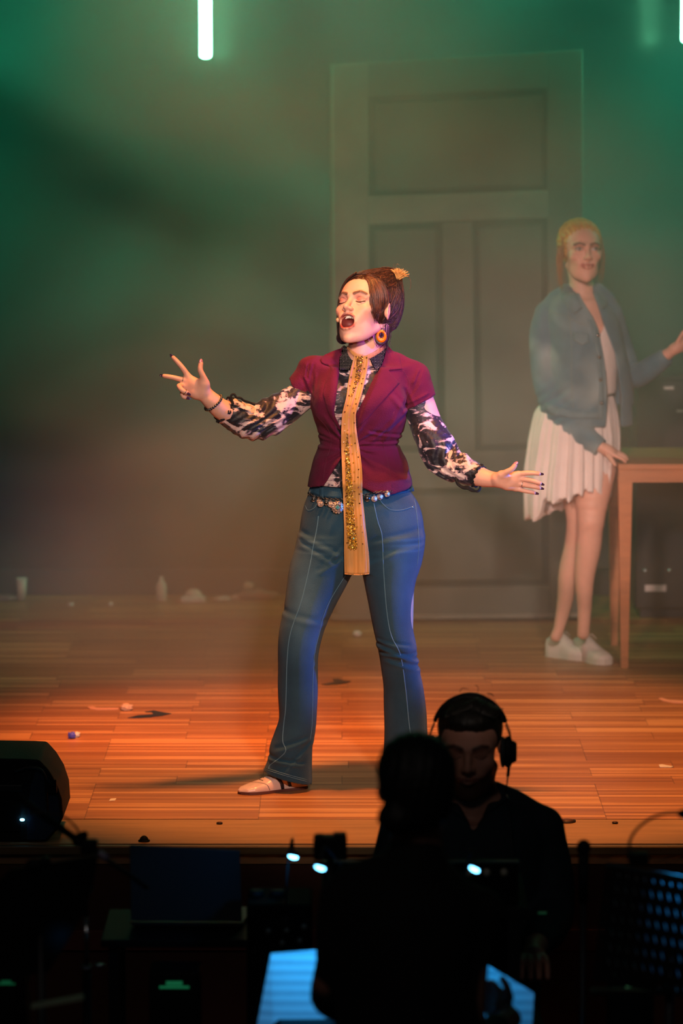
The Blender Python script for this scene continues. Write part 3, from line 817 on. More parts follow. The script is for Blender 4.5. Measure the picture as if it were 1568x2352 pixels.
# ------------------------------------------------------------------ the singer
Y0 = FL(640, 1817)[1] + .03
SK = lin((233, 171, 146))
def singer():
    px2 = lambda r: r / 747.0
    W = lambda x, y, dy=0.0: P(x, y, Y0 + dy)
    root = thing('person', FL(760, 1818), 'singing woman in a burgundy vest and flared jeans with a sparkly gold scarf', 'person')
    # ---------- body
    F = Field()
    fr = head_matrix(838, 713, Y0 - .02, -33, -22, -6)
    H, lips, j = add_head(F, fr, mouth=.6, eyes='closed')
    F.tube([W(858, 745, .02), W(848, 790, .01), W(840, 830, .02)], [px2(38), px2(38), px2(44)], .02)
    F.tube([W(834, 775, -.005), W(832, 812, -.015)], [px2(29), px2(34)], .025)
    F.tube([W(745, 862, .02), W(838, 838, .03), W(935, 868, .02)], [px2(26), px2(42), px2(26)], .03)
    F.loft([(W(0, 838)[2], W(772, 0)[0], W(905, 0)[0], Y0 + .01, .06), (W(0, 900)[2], W(735, 0)[0], W(920, 0)[0], Y0, .085), (W(0, 1015)[2], W(745, 0)[0], W(903, 0)[0], Y0, .075),
            (W(0, 1130)[2], W(722, 0)[0], W(940, 0)[0], Y0, .09), (W(0, 1240)[2], W(700, 0)[0], W(955, 0)[0], Y0, .09), (W(0, 1290)[2], W(705, 0)[0], W(950, 0)[0], Y0, .08)], .03)
    # legs inside the jeans
    F.tube([W(745, 1250), W(700, 1460, -.04), W(672, 1600, -.02), W(668, 1765, .0)], [px2(58), px2(36), px2(34), px2(22)], .03)
    F.tube([W(895, 1250), W(912, 1470, -.01), W(925, 1600, .06), W(930, 1772, .12)], [px2(58), px2(36), px2(34), px2(22)], .03)
    F.tube([W(668, 1765, .0), W(668, 1795, .02)], [px2(22), px2(20)], .01)
    # arms
    F.tube([W(728, 862, .01), W(690, 905, 0), W(648, 938, -.03), W(602, 962, -.06)], [px2(34), px2(31), px2(30), px2(29)], .02, sp=4)
    F.tube([W(602, 962, -.06), W(560, 958, -.09), W(515, 944, -.12), W(487, 922, -.14), W(473, 908, -.145)], [px2(29), px2(29), px2(24.5), px2(20.5), px2(18)], .015, sp=4)
    F.tube([W(945, 868, .01), W(965, 920, 0), W(990, 985, -.02), W(1022, 1052, -.05)], [px2(34), px2(31), px2(30), px2(30)], .02, sp=4)
    F.tube([W(1022, 1052, -.05), W(1062, 1076, -.08), W(1100, 1094, -.11), W(1122, 1100, -.125), W(1140, 1102, -.135)], [px2(30), px2(29), px2(23), px2(19), px2(17)], .015, sp=4)
    # raised hand: palm to the hall, two fingers out, thumb up, two curled
    d = -.15
    wr = W(468, 905, d)
    hA = [[W(430, 862, d), W(422, 849, d - .004), W(409, 833, d - .006), W(398, 821.5, d - .004)],            # index
          [W(423, 873, d), W(408, 869.5, d - .004), W(392, 866, d - .006), W(377, 863.5, d - .004)],            # middle
          [W(420, 885, d), W(411, 887, d - .022), W(418, 896, d - .036), W(431, 904, d - .030)],               # ring, folded
          [W(425, 899, d + .003), W(418, 903, d - .016), W(421, 911, d - .028), W(430, 914, d - .024)],           # little, folded
          [W(471, 884, d - .012), W(468, 868, d - .022), W(460, 850, d - .026), W(461, 835, d - .024)]]          # thumb
    add_hand(F, wr, [(W(464, 890, d - .006), .0185), (W(466, 878, d - .012), .0150), (W(450, 905, d - .002), .0150), (W(445, 880, d), .0150)], hA, 1)
    F.tube([W(470, 898, d - .004), W(471, 884, d - .012)], [.018, .0125], .01)
    d2 = -.145
    wr2 = W(1138, 1102, d2)
    hB = [[W(1190, 1089, d2 - .004), W(1206, 1087, d2 - .012), W(1222, 1086.5, d2 - .016), W(1237, 1088, d2 - .016)],
          [W(1193, 1100, d2 - .002), W(1209, 1101.5, d2 - .012), W(1225, 1105, d2 - .018), W(1239, 1110, d2 - .018)],
          [W(1190, 1111, d2), W(1206, 1114, d2 - .008), W(1223, 1117, d2 - .014), W(1238, 1120.5, d2 - .014)],
          [W(1184, 1122, d2 + .004), W(1198, 1126, d2 - .002), W(1212, 1129, d2 - .006), W(1226, 1132, d2 - .006)],
          [W(1150, 1091, d2 - .018), W(1163, 1084, d2 - .030), W(1175, 1077.5, d2 - .036), W(1182, 1069, d2 - .036)]]
    add_hand(F, wr2, [(W(1155, 1103, d2), .0185), (W(1160, 1093, d2 - .012), .0140), (W(1165, 1114, d2 + .002), .0150), (W(1176, 1104, d2 + .004), .0150)], hB, 1)
    F.tube([W(1143, 1098, d2 - .008), W(1150, 1091, d2 - .018)], [.0165, .0115], .01)
    cf = head_colors(H, lips, j, SK, lin((156, 62, 60)), lin((176, 100, 90)), lin((38, 22, 17)), .6, 'closed', blush=.45)
    def colors(X):
        C = cf(X)
        tips = np.array([h[-1] for h in hA + hB]); kn = np.array([h[1] for h in hA + hB])
        for t in tips: C *= (1 - .18 * np.exp(-((X - t) ** 2).sum(1) / .010 ** 2)[:, None] * np.array([.2, 1, 1]))
        return C
    body = mesh_field(F, .0022, 'body', M_skin, root, colors)
    bb = bvh_of(body)
    # nails, rings, bracelet
    M_nail = mat('nail_polish', lin((92, 60, 82)), .15, .3); M_nailp = mat('nail_polish_pink', lin((205, 130, 150)), .2)
    tl = []
    for h in (hA[0], hA[1]): tl.append((np.array(h[-1]) + (h[-1] - h[-2]) / np.linalg.norm(h[-1] - h[-2]) * .006 + [0, .003, 0], h[-1] - h[-2], (0, 1, .2)))
    for h in (hA[2], hA[3]): tl.append((np.array(h[-1]) + [0.002, -.006, 0], h[-1] - h[-2], (0, -1, 0)))
    for h in hB[:4]: tl.append((np.array(h[-1]) + (h[-1] - h[-2]) / np.linalg.norm(h[-1] - h[-2]) * .007 + [0, .003, 0], h[-1] - h[-2], (0, 1, .4)))
    nails('fingernail', tl, M_nail, root, w=.0044)
    nails('fingernail', [(hA[4][-1] + np.array([.001, -.004, .006]), hA[4][-1] - hA[4][-2], (.4, -1, 0)), (hB[4][-1] + np.array([.002, -.004, .006]), hB[4][-1] - hB[4][-2] + np.array([.004, 0, 0]), (-.3, -1, .3))], M_nailp, root)
    def ring(c, ax, r, name, m, rr=.0012):
        ax = Vector(ax).normalized(); u = ax.orthogonal().normalized(); v = ax.cross(u)
        MB().tube([Vector(c) + (u * math.cos(a) + v * math.sin(a)) * r for a in np.linspace(0, 2 * PI, 24, endpoint=False)], rr, 6, True).build(name, m, root, True)
    M_sil = mat('silver', lin((200, 195, 190)), .25, 1.0); M_dsil = mat('dark_silver', lin((110, 105, 100)), .35, 1.0)
    ring(hA[1][0] * .7 + hA[1][1] * .3, hA[1][1] - hA[1][0], .0098, 'ring', M_sil)
    ring(hA[2][2] * .5 + hA[2][3] * .5, hA[2][3] - hA[2][2], .0088, 'ring', M_sil)
    ring(hB[2][0] * .35 + hB[2][1] * .65, hB[2][1] - hB[2][0], .0092, 'ring', M_sil)
    ax = Vector(W(473, 908, -.145) - W(515, 944, -.12)).normalized(); c = Vector(W(490, 925, -.135)); u = Vector((0, 1, 0)); u = (u - ax * u.dot(ax)).normalized(); v = ax.cross(u)
    mb = MB(); npt = 26
    for i in range(npt):
        a = 2 * PI * i / npt; q = c + (u * math.cos(a) * .031 + v * math.sin(a) * .031) + ax * (.004 * math.sin(a))
        mb.ball(q, .0042, (1, 1, 1), 8)
    mb.build('bracelet', M_dsil, root, True)
    # ---------- teeth
    Hn = Local(None, fr); mb = MB()
    for i in range(8):
        a = (i - 3.5) / 3.5; q = Hn.w((a * .0165, -.0885 + .012 * a * a, -.0515)); 
        mb.box(q, (.0043, .004, .0075), Matrix(fr[0].tolist()), bev=.0012)
    mb.build('upper_teeth', mat('teeth', lin((240, 232, 215)), .3), root, True)
    # ---------- jeans
    J = Field()
    rows_p = [(1112, 716, 930, .090), (1137, 705, 952, .108), (1161, 696, 966, .118), (1190, 690, 973, .122), (1220, 685, 977, .122), (1256, 677, 976, .115), (1292, 669, 969, .105), (1310, 672, 960, .09)]
    J.loft([(W(0, y)[2], W(a, 0)[0], W(b, 0)[0], Y0 + .005, r) for y, a, b, r in rows_p], .01, cap=.006, power=2.2)
    L = [(1230, 684, 838, .105), (1265, 676, 833, .105), (1300, 663.5, 817, .102), (1340, 656, 797, .096), (1396, 647.6, 766, .088), (1437, 640, 745, .082), (1488, 635.5, 732, .074), (1539, 635, 728, .069), (1590, 635, 727.5, .066), (1644, 637.5, 726, .066), (1680, 627, 722, .068), (1711, 616, 716, .071), (1740, 611, 715, .074), (1770, 600, 714.5, .078), (1802, 594, 714.5, .082)]
    dyL = lambda y: np.interp(y, [1230, 1450, 1600, 1800], [0, -.045, -.03, .0])
    J.loft([(W(0, y)[2], W(a, 0)[0], W(b, 0)[0], Y0 + dyL(y), r) for y, a, b, r in L], .018, cap=.004)
    Rr = [(1230, 822, 977, .105), (1256, 826, 976, .105), (1300, 829, 967, .102), (1340, 837, 957, .096), (1380, 845, 952, .09), (1443, 858, 951.5, .080), (1482, 866, 960, .076), (1504, 871, 963, .074), (1545, 878, 969, .068), (1587, 883.5, 977, .066), (1651, 885, 986, .068), (1724, 886, 990, .074), (1776, 885, 998, .080)]
    dyR = lambda y: np.interp(y, [1230, 1480, 1600, 1776], [0, .0, .05, .12])
    J.loft([(W(0, y)[2], W(a, 0)[0], W(b, 0)[0], Y0 + dyR(y), r) for y, a, b, r in Rr], .018, cap=.004)
    # hem of the near leg slopes
    h0, h1 = W(598, 1768), W(716, 1799)
    nrm = np.array([-(h1[2] - h0[2]), 0, h1[0] - h0[0]]); nrm = nrm / np.linalg.norm(nrm)
    def hem(X, d):
        m_ = X[:, 0] < W(760, 0)[0]
        cut = -((X - h0) @ nrm) - .0
        return np.where(m_, np.maximum(d, cut), d)
    J.post(hem)
    zk1, zk2 = W(0, 1500)[2], W(0, 1735)[2]
    creases = [((870, 1478), (960, 1515), 9, .004), ((880, 1497), (950, 1500), 7, .004), ((893, 1512), (964, 1535), 10, .003), ((640, 1712), (700, 1690), 9, .004), ((625, 1735), (690, 1745), 8, .0045), ((655, 1760), (712, 1700), 8, .003),
               ((700, 1225), (775, 1262), 10, .0025), ((696, 1245), (760, 1280), 9, .002), ((735, 1300), (805, 1262), 9, .003), ((745, 1285), (800, 1235), 9, .0025), ((865, 1235), (960, 1215), 11, .0022), ((870, 1262), (955, 1248), 11, .002), ((830, 1290), (900, 1262), 10, .0025), ((650, 1400), (740, 1420), 12, .002), ((870, 1465), (935, 1478), 7, .003)]
    CR = [(np.array(W(*a))[[0, 2]], np.array(W(*b))[[0, 2]], w_ / 747., amp) for a, b, w_, amp in creases]
    def folds(X, d):
        q = X[:, [0, 2]]
        for a, b, w_, amp in CR:
            ba = b - a; t = np.clip(((q - a) @ ba) / (ba @ ba), 0, 1)
            dd = (q - a - t[:, None] * ba); s_ = (dd @ np.array([-ba[1], ba[0]])) / np.linalg.norm(ba); r = np.sqrt((dd * dd).sum(1))
            d = d + amp * np.exp(-(r / w_) ** 2) * np.sin(s_ / w_ * 2.2) * 1.5
        return d + .0020 * wob(X, 34.)
    J.post(folds)
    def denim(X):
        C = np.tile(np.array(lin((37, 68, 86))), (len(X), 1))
        def fade(px, py, rx, ry, a, col):  # worn, faded denim on the thighs and across the hips
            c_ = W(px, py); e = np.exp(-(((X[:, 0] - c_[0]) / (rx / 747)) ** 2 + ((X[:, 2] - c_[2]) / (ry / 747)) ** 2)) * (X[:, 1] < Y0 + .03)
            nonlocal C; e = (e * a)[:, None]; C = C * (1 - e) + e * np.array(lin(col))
        fade(700, 1370, 38, 120, .55, (96, 128, 146)); fade(915, 1300, 40, 130, .45, (92, 124, 148)); fade(905, 1180, 60, 28, .3, (90, 126, 150)); fade(760, 1190, 60, 25, .2, (84, 116, 136))
        for y in (1236, 1248, 1262): fade(712, y, 40, 3.2, .35, (110, 140, 152)); fade(930, y - 4, 40, 3.2, .3, (100, 140, 165))
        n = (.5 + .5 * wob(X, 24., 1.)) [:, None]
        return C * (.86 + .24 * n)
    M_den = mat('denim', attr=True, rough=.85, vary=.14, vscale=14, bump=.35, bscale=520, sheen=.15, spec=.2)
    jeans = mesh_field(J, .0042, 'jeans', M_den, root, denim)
    bj = bvh_of(jeans)
    M_seam = mat('jeans_seam', lin((98, 134, 152)), .8)
    mb = MB()
    sl = [(731, 1185), (727, 1215), (718, 1260), (711, 1300), (692, 1380), (667, 1453), (659, 1517), (656, 1619), (651, 1667), (649, 1702), (656, 1724), (640, 1742), (620, 1757), (617, 1766)]
    sr = [(858, 1156), (867, 1197), (877, 1232), (880, 1300), (887, 1396), (898, 1459), (919, 1504), (931, 1581), (938, 1651), (945, 1710), (949, 1760)]
    for s_ in (sl, sr): mb.tube(seam_pts(s_, bj, .0004), .0014, 6)
    mb.build('front_seam', M_seam, jeans, True)
    mb = MB()
    for s_ in ([(793, 1322), (775, 1350), (756, 1383), (741, 1420), (733, 1455), (724, 1491), (719, 1550), (718, 1619), (716, 1670), (712, 1700)], [(950, 1135), (958, 1190), (962, 1250), (958, 1300)], [(805, 1200), (806, 1250), (808, 1312)]):
        mb.tube(seam_pts(s_, bj), .0009, 5)
    for o_ in (0, 4): mb.tube(seam_pts([(612, 1768 - o_), (640, 1777 - o_), (675, 1787 - o_), (705, 1795 - o_)], bj), .0008, 5)
    mb.build('side_stitching', M_seam, jeans, True)
    mb = MB()
    for o_ in (0,): mb.tube(seam_pts([(868, 1142 + o_), (880, 1158 + o_), (895, 1170 + o_), (915, 1172 + o_), (935, 1168 + o_), (950, 1162 + o_)], bj), .0009, 5)
    mb.build('pocket_seam', M_seam, jeans, True); mb = MB()
    for o_ in (0,): mb.tube(seam_pts([(700, 1160 + o_), (707, 1172 + o_), (722, 1166 + o_), (730, 1150 + o_)], bj), .0009, 5)
    mb.build('pocket_seam', M_seam, jeans, True)
    h = hit(bj, 947, 1165); MB().ball(h, .0035, (1, .5, 1), 10).build('rivet', M_sil, jeans, True)
    M_den2 = mat('denim_band', lin((40, 74, 94)), .85, vary=.15, vscale=30, bump=.3, bscale=500)
    drape('waistband', [(712, 1117), (745, 1122), (785, 1127), (835, 1124), (880, 1124), (948, 1116), (951, 1128), (890, 1140), (840, 1143), (790, 1146), (745, 1141), (707, 1131)], bj, .004, .004, M_den2, jeans, 5)
    for x in (737, 838): drape('belt_loop', [(x - 4, 1114), (x + 5, 1114), (x + 6, 1145), (x - 3, 1145)], bj, .008, .003, M_den2, jeans, 4)
    # ---------- shoes
    def shoe(heel, toe, hgt, name, z0=0.):
        heel = np.array(heel); toe = np.array(toe); ax = toe - heel; Ls = np.linalg.norm(ax); ax /= Ls; side = np.array([-ax[1], ax[0], 0.]); up = np.array([0, 0, 1.])
        q = lambda u, v, z: heel + ax * (u * Ls) + side * v + up * z
        G = Field()
        sec = [(.10, .027, .058), (.25, .028, .068), (.38, .030, .066), (.52, .034, .050), (.66, .038, .036), (.80, .038, .027), (.93, .030, .020)]
        def fn(X):
            L = X - heel; u = (L @ ax) / Ls; v = L @ side; z = L[:, 2]
            w_ = np.interp(u, [-.02, .0, .06, .15, .4, .66, .82, .93, 1.0, 1.02], [.003, .014, .024, .029, .030, .039, .038, .030, .012, .003])
            h_ = np.interp(u, [-.02, .0, .1, .25, .38, .5, .66, .82, .95, 1.02], [.03, .052, .062, .072, .070, .054, .038, .029, .021, .012]) * hgt
            k0 = (np.abs(v / w_) ** 2.6 + np.abs((z - h_ * .35) / (h_ * .65)) ** 2.6) ** (1 / 2.6)
            d = (k0 - 1) * np.minimum(w_, h_ * .5)
            d = np.maximum(d, np.maximum(u - 1.01, -.01 - u) * Ls)
            return np.maximum(d, .007 - z)
        G.add('u', fn, heel + ax * Ls / 2 + up * .03, Ls * .62 + .03)
        Ms = mat('shoe_leather', lin((226, 190, 178)), .22, vary=.12, vscale=25, bump=.08, bscale=60)
        s_ = thing_part = mesh_field(G, .0026, name, Ms, root)
        sol = MB(); out = [];
        for t in np.linspace(0, 1, 24): out.append((t, 1))
        w_ = lambda u: float(np.interp(u, [0, .06, .15, .4, .66, .82, .93, 1.0], [.012, .024, .030, .030, .040, .039, .031, .010]))
        ol = [q(u, w_(u) + .001, .0005) for u in np.linspace(0, 1, 24)] + [q(u, -w_(u) - .001, .0005) for u in np.linspace(1, 0, 24)]
        sol.prism(ol, (0, 0, .0085)).build('shoe_sole', mat('sole_brown', lin((96, 52, 44)), .6), s_)
        bs = bvh_of(s_)
        return s_, bs, q
    hl = FL(703, 1809); tp = FL(549, 1824)
    s_, bs, q = shoe(hl, tp, 1.0, 'shoe')
    M_stripe = mat('shoe_stripe', lin((26, 22, 30)), .5)
    drape('shoe_stripe', [(630, 1782), (641, 1782), (652, 1802), (653, 1812), (646, 1813), (643, 1800)], bs, .0012, .0012, M_stripe, s_, 3)
    drape('shoe_stripe', [(655, 1782), (663, 1782), (670, 1806), (663, 1807)], bs, .0012, .0012, M_stripe, s_, 3)
    mb = MB()
    for a, b in (((598, 1776), (584, 1788)), ((604, 1777), (592, 1790)), ((584, 1788), (606, 1786)), ((590, 1781), (610, 1781)), ((592, 1790), (604, 1793))):
        mb.tube(seam_pts([a, ((a[0] + b[0]) / 2, (a[1] + b[1]) / 2 - 1), b], bs, .0015), .0013, 5)
    mb.build('shoelace', mat('lace_dark', lin((90, 72, 70)), .7), s_, True)
    mb = MB(); mb.tube(seam_pts([(566, 1797), (590, 1797), (612, 1802), (620, 1815)], bs, .0006), .0009, 5); mb.build('toe_seam', mat('lace_dark2', lin((120, 90, 84)), .7), s_, True)
    fh = FL(960, 1783); ft = FL(915, 1803)
    fh[2] = 0; ft = fh + (ft - fh) / np.linalg.norm(ft - fh) * .235
    fh = fh + np.array([0, 0, 0]); shoe(fh, ft, 1.0, 'shoe')
    # ---------- blouse (torso and sleeves)
    chest = [(840, 718, 950, .085), (868, 712, 944, .104), (900, 708, 938, .116), (930, 710, 936, .124), (958, 718, 936, .126), (989, 729, 929, .114), (1018, 732.5, 917, .100), (1035, 726, 924, .106), (1060, 717, 936, .116), (1096, 708, 947, .124), (1132, 702, 953, .128)]
    def torso(Fd, off, low=1132):
        o = off * 747
        Fd.loft([(W(0, y)[2], W(a + o, 0)[0], W(b - o, 0)[0], Y0 + .005, r - off) for y, a, b, r in chest if y <= low], .01, cap=.01)
        Fd.tube([W(800, 826 + o, .012), W(765, 838 + o, .012), W(727, 856 + o, .01)], [px2(24), px2(26), px2(30)], .03)
        Fd.tube([W(880, 822 + o, .012), W(912, 838 + o, .012), W(948, 862 + o, .01)], [px2(24), px2(26), px2(30)], .03)
        Fd.ell(W(775, 925, -.068), (.066 - off, .062 - off, .062), .05); Fd.ell(W(878, 930, -.068), (.068 - off, .062 - off, .064), .05)
    M_ink = ink_material()
    Bf = Field(); torso(Bf, .012)
    Bf.loft([(W(0, 838)[2], W(790, 0)[0], W(890, 0)[0], Y0 + .01, .058), (W(0, 815)[2], W(793, 0)[0], W(885, 0)[0], Y0 + .012, .056), (W(0, 800)[2], W(797, 0)[0], W(882, 0)[0], Y0 + .016, .056)], .02)
    cuts = (W(514, 938, -.11), ); 
    nA = W(497, 925, -.12) - W(545, 955, -.09)
    Bf.tube([W(722, 868, .01), W(700, 903, 0), W(660, 932, -.03), (W(602, 964, -.06)), W(572, 970, -.08), W(545, 957, -.09), W(510, 938, -.11)], [px2(31), px2(33), px2(38), px2(43.5), px2(39), px2(37.5), px2(31)], .012, sp=4, clip=[(W(515, 941, -.11), nA)])
    nB = W(1110, 1098, -.115) - W(1075, 1082, -.09)
    Bf.tube([W(948, 868, .01), W(962, 920, 0), W(974, 965, -.01), W(1000, 1020, -.04), W(1024, 1058, -.05), W(1062, 1078, -.08), W(1104, 1096, -.11)], [px2(30), px2(31.5), px2(35.5), px2(41.5), px2(40), px2(33.5), px2(26)], .012, sp=4, clip=[(W(1100, 1094, -.11), nB)])
    eA = W(598, 968, -.06); eB = W(1026, 1058, -.05)
    def bf(X, d):
        for e_, ph in ((eA, 0.), (eB, 2.)):
            q_ = X - e_; r = np.linalg.norm(q_, axis=1); w_ = np.exp(-(r / .075) ** 2)
            an = q_[:, 0] * (1 if ph else -1) * .6 + q_[:, 2] * .5
            d = d + w_ * .0062 * np.sin(an * 300 + 5 * np.sin(q_[:, 2] * 40 + ph) + ph)
        return d + .0022 * wob(X, 48., .5) + .0011 * wob(X, 110., 1.5)
    Bf.post(bf)
    Bf.prism([(600, 1112), (1000, 1112), (1000, 1300), (600, 1300)], Y0, 99, 's', .002)
    blouse = mesh_field(Bf, .0034, 'blouse', M_ink, root)
    bbl = bvh_of(blouse)
    # dark lace edges at the cuffs
    M_lace = mat('black_lace', lin((18, 16, 20)), .8, bump=.3, bscale=300)
    for nm, c_, axv, r, droop in (('cuff', W(514, 940, -.11), nA, .040, 0), ('cuff', W(1099, 1094, -.11), nB, .033, .03)):
        axv = Vector(axv).normalized(); u = axv.orthogonal().normalized(); v = axv.cross(u); mb = MB()
        for rr in (0, 1):
            pts = []
            for a in np.linspace(0, 2 * PI, 72, endpoint=False):
                ru = r + .003 * math.sin(9 * a + rr) + .002 * math.sin(17 * a)
                p_ = Vector(c_) + (u * math.cos(a) + v * math.sin(a)) * ru + axv * (.002 * math.sin(13 * a + 2 * rr) + .004 * rr - .004)
                pts.append(p_)
            mb.tube(pts, .0028, 6, True)
        mb.build('cuff_trim', M_lace, blouse, True)
    mb = MB()
    for k in range(3):
        mb.tube(spline([W(1046, 1096 + 3 * k, -.12), W(1050, 1108 + 2 * k, -.125), W(1062, 1117 + 2 * k, -.125), W(1074, 1117 + 3 * k, -.13), W(1084, 1124 + 2 * k, -.13), W(1097, 1129 - k, -.13), W(1103, 1120 - k, -.125), W(1098, 1112, -.12)], 6), .0030, 6)
    mb.build('cuff_trim', M_lace, blouse, True)
    mb = MB()
    mb.tube(spline([W(529, 921, -.14), W(531, 908, -.14), W(538, 906, -.14), W(543, 913, -.14), W(552, 914, -.14), W(560, 920, -.135), W(572, 924, -.13), W(585, 930, -.12)], 6), .0035, 6)
    mb.build('cuff_trim', M_lace, blouse, True); mb = MB()
    mb.tube(spline([W(498, 966, -.10), W(510, 972, -.10), W(524, 982, -.10), W(540, 995, -.10), W(560, 1004, -.09)], 6), .0030, 6)
    mb.build('cuff_trim', M_lace, blouse, True)
    M_coll = mat('sequin_collar', lin((26, 26, 30)), .3, .5, bump=.9, bscale=260)
    def collar(outline, seed):
        o = drape('collar', outline, bbl, .012, .004, M_coll, blouse, 3.5)
        b_ = bvh_of(o); mb = MB(); xs = np.array(outline); rg = np.random.default_rng(seed)
        mn, mx = xs.min(0), xs.max(0)
        for a in np.arange(mn[0], mx[0], 3.4):
            for b in np.arange(mn[1], mx[1], 3.4):
                x = a + (b % 6.8) * .25; y = b
                if poly_sdf(np.array([[x, y]]), xs.astype(float))[0] < -1.5:
                    h_ = hit(b_, x, y)
                    if h_ is not None: mb.ball(h_ - [0, .0012, 0], .0011, (1, .8, 1), 6)
        mb.build('collar_beads', mat('collar_bead', lin((190, 178, 172)), .3, .4), o, True)
    collar([(789, 793), (797, 797), (806, 806), (817, 817), (806, 846), (798, 852), (778, 850), (780, 820)], 1)
    collar([(884, 793), (889, 786), (887, 806), (878, 836), (866, 855), (856, 842), (848, 822), (845, 817), (862, 806)], 2)
    # ---------- vest
    V = Field(); torso(V, 0)
    nL = np.array(W(684, 912)) - np.array(W(722, 864)); nR = np.array(W(966, 936)) - np.array(W(948, 880))
    cl0 = W(688, 908); 
    e1, e2 = W(664, 872), W(708, 944); nn = np.array([-(e2[2] - e1[2]), 0, e2[0] - e1[0]]); nn = nn if nn @ np.array([-1, 0, 0]) > 0 else -nn
    V.tube([W(732, 858, .01), W(712, 872, .008), W(676, 916, 0)], [px2(38), px2(40), px2(40.5)], .012, clip=[(e1, nn)])
    f1, f2 = W(995, 909), W(930, 943); n2 = np.array([-(f2[2] - f1[2]), 0, f2[0] - f1[0]]); n2 = n2 if n2 @ np.array([0, 0, -1]) > 0 else -n2
    V.tube([W(942, 866, .01), W(953, 880, .005), W(968, 940, 0)], [px2(37), px2(38), px2(39.5)], .012, clip=[(f1, n2)])
    # puffed sleeve heads
    V.ell(W(712, 838, .01), (.034, .04, .026), .018); V.ell(W(962, 860, .01), (.028, .04, .026), .018)
    V.prism([(786, 770), (783, 794), (778, 851), (773, 895), (767, 935), (768, 956), (784, 989), (803, 1016), (814, 975), (826, 945), (846, 902), (866, 856), (882, 815), (889, 786), (890, 770)], Y0, Y0 - .01, 's', .002)
    V.prism([(690, 1123), (703, 1118.5), (712, 1117), (743, 1108), (765, 1075), (779, 1049), (803, 1022), (808, 1050), (812, 1085), (831, 1111), (862, 1124), (898, 1127), (930, 1122), (952, 1113), (975, 1108), (975, 1220), (690, 1220)], Y0, 99, 's', .002)
    V.prism([(770, 760), (900, 760), (884, 800), (870, 812), (805, 812), (788, 800)], Y0, 99, 's', .004)
    pc = W(803, 1019)
    VC = [((925, 925), (890, 1000), 10, .0035), ((930, 945), (860, 1005), 9, .004), ((850, 985), (925, 1000), 6, .004), ((840, 1010), (912, 1012), 5, .004), ((735, 1000), (795, 1016), 6, .004), ((733, 1022), (795, 1024), 6, .004), ((845, 1026), (915, 1024), 5, .0035),
          ((712, 900), (700, 870), 6, .004), ((718, 905), (722, 860), 6, .003), ((945, 925), (930, 890), 8, .0026), ((938, 915), (960, 880), 7, .0018), ((880, 1060), (930, 1090), 10, .003), ((750, 950), (790, 1005), 9, .003), ((745, 880), (735, 930), 14, .003), ((905, 905), (930, 935), 9, .004), ((980, 905), (940, 925), 5, .003), ((706, 838), (702, 862), 5, .0035), ((718, 836), (712, 860), 5, .003), ((962, 852), (952, 875), 5, .003)]
    VC = [(np.array(W(*a))[[0, 2]], np.array(W(*b))[[0, 2]], w_ / 747., amp) for a, b, w_, amp in VC]
    def vf(X, d):
        q = X[:, [0, 2]]
        for a, b, w_, amp in VC:
            ba = b - a; t = np.clip(((q - a) @ ba) / (ba @ ba), 0, 1); dd = (q - a - t[:, None] * ba); s2 = (dd @ np.array([-ba[1], ba[0]])) / np.linalg.norm(ba); r = np.sqrt((dd * dd).sum(1))
            d = d + amp * np.exp(-(r / w_) ** 2) * np.sin(s2 / w_ * 2.2) * 1.4 * (X[:, 1] < Y0 + .03)
        dx = X[:, 0] - pc[0]; dz = X[:, 2] - pc[2]; r = np.sqrt(dx * dx + dz * dz); th = np.arctan2(dz, dx)
        return d + .0042 * np.sin(15 * th + 1) * np.exp(-((r - .055) / .05) ** 2) * (X[:, 1] < Y0) + .0016 * wob(X, 55., 2.) + .0010 * wob(X, 120., 1.)
    V.post(vf)
    M_vest = mat('burgundy_linen', lin((98, 20, 50)), .85, vary=.10, vscale=18, bump=.35, bscale=330, sheen=.04, spec=.25)
    vest = mesh_field(V, .0034, 'vest', M_vest, root)
    bv = bvh_of(vest, blouse)
    drape('lapel', [(886, 788), (893, 797), (904, 808), (918.5, 820), (923.5, 848), (892, 851), (917, 880), (880, 921), (848, 957), (819, 984), (817, 952), (836, 915), (852, 880), (866, 852), (879, 820)], bv, .004, .0035, M_vest, vest, 4, bulge=.004)
    drape('lapel', [(788, 792), (783, 800), (765, 806), (745, 815), (735, 826), (739, 834), (758, 842), (760, 850), (745, 882), (741, 905), (752, 945), (775, 985), (786, 992), (770, 957), (766, 935), (772, 893), (778, 851), (782, 820)], bv, .004, .0035, M_vest, vest, 4, bulge=.004)
    bv2 = bvh_of(vest); M_vs = mat('burgundy_dark', lin((96, 22, 50)), .85)
    for s2 in ([(925, 850), (940, 880), (934, 910), (926, 935)], [(703, 840), (716, 872), (716, 905), (712, 925)], [(722, 950), (752, 985), (760, 1018), (748, 1060), (742, 1105)], [(905, 945), (890, 985), (880, 1018), (890, 1060), (900, 1120)]):
        MB().tube(seam_pts(s2, bv2, -.0004), .0011, 5).build('vest_seam', M_vs, vest, True)
    # ---------- chain belt
    ba_ = bvh_of(jeans, vest, blouse)
    mb = MB(); line = [(706, 1124), (712, 1132), (720, 1138), (740, 1143), (757, 1145), (775, 1146), (800, 1145), (826, 1139), (840, 1135), (855, 1131), (872, 1129), (888, 1129), (898, 1128)]
    pts = seam_pts(line, ba_, .010, 8); acc = 0; last = pts[0]; k = 0
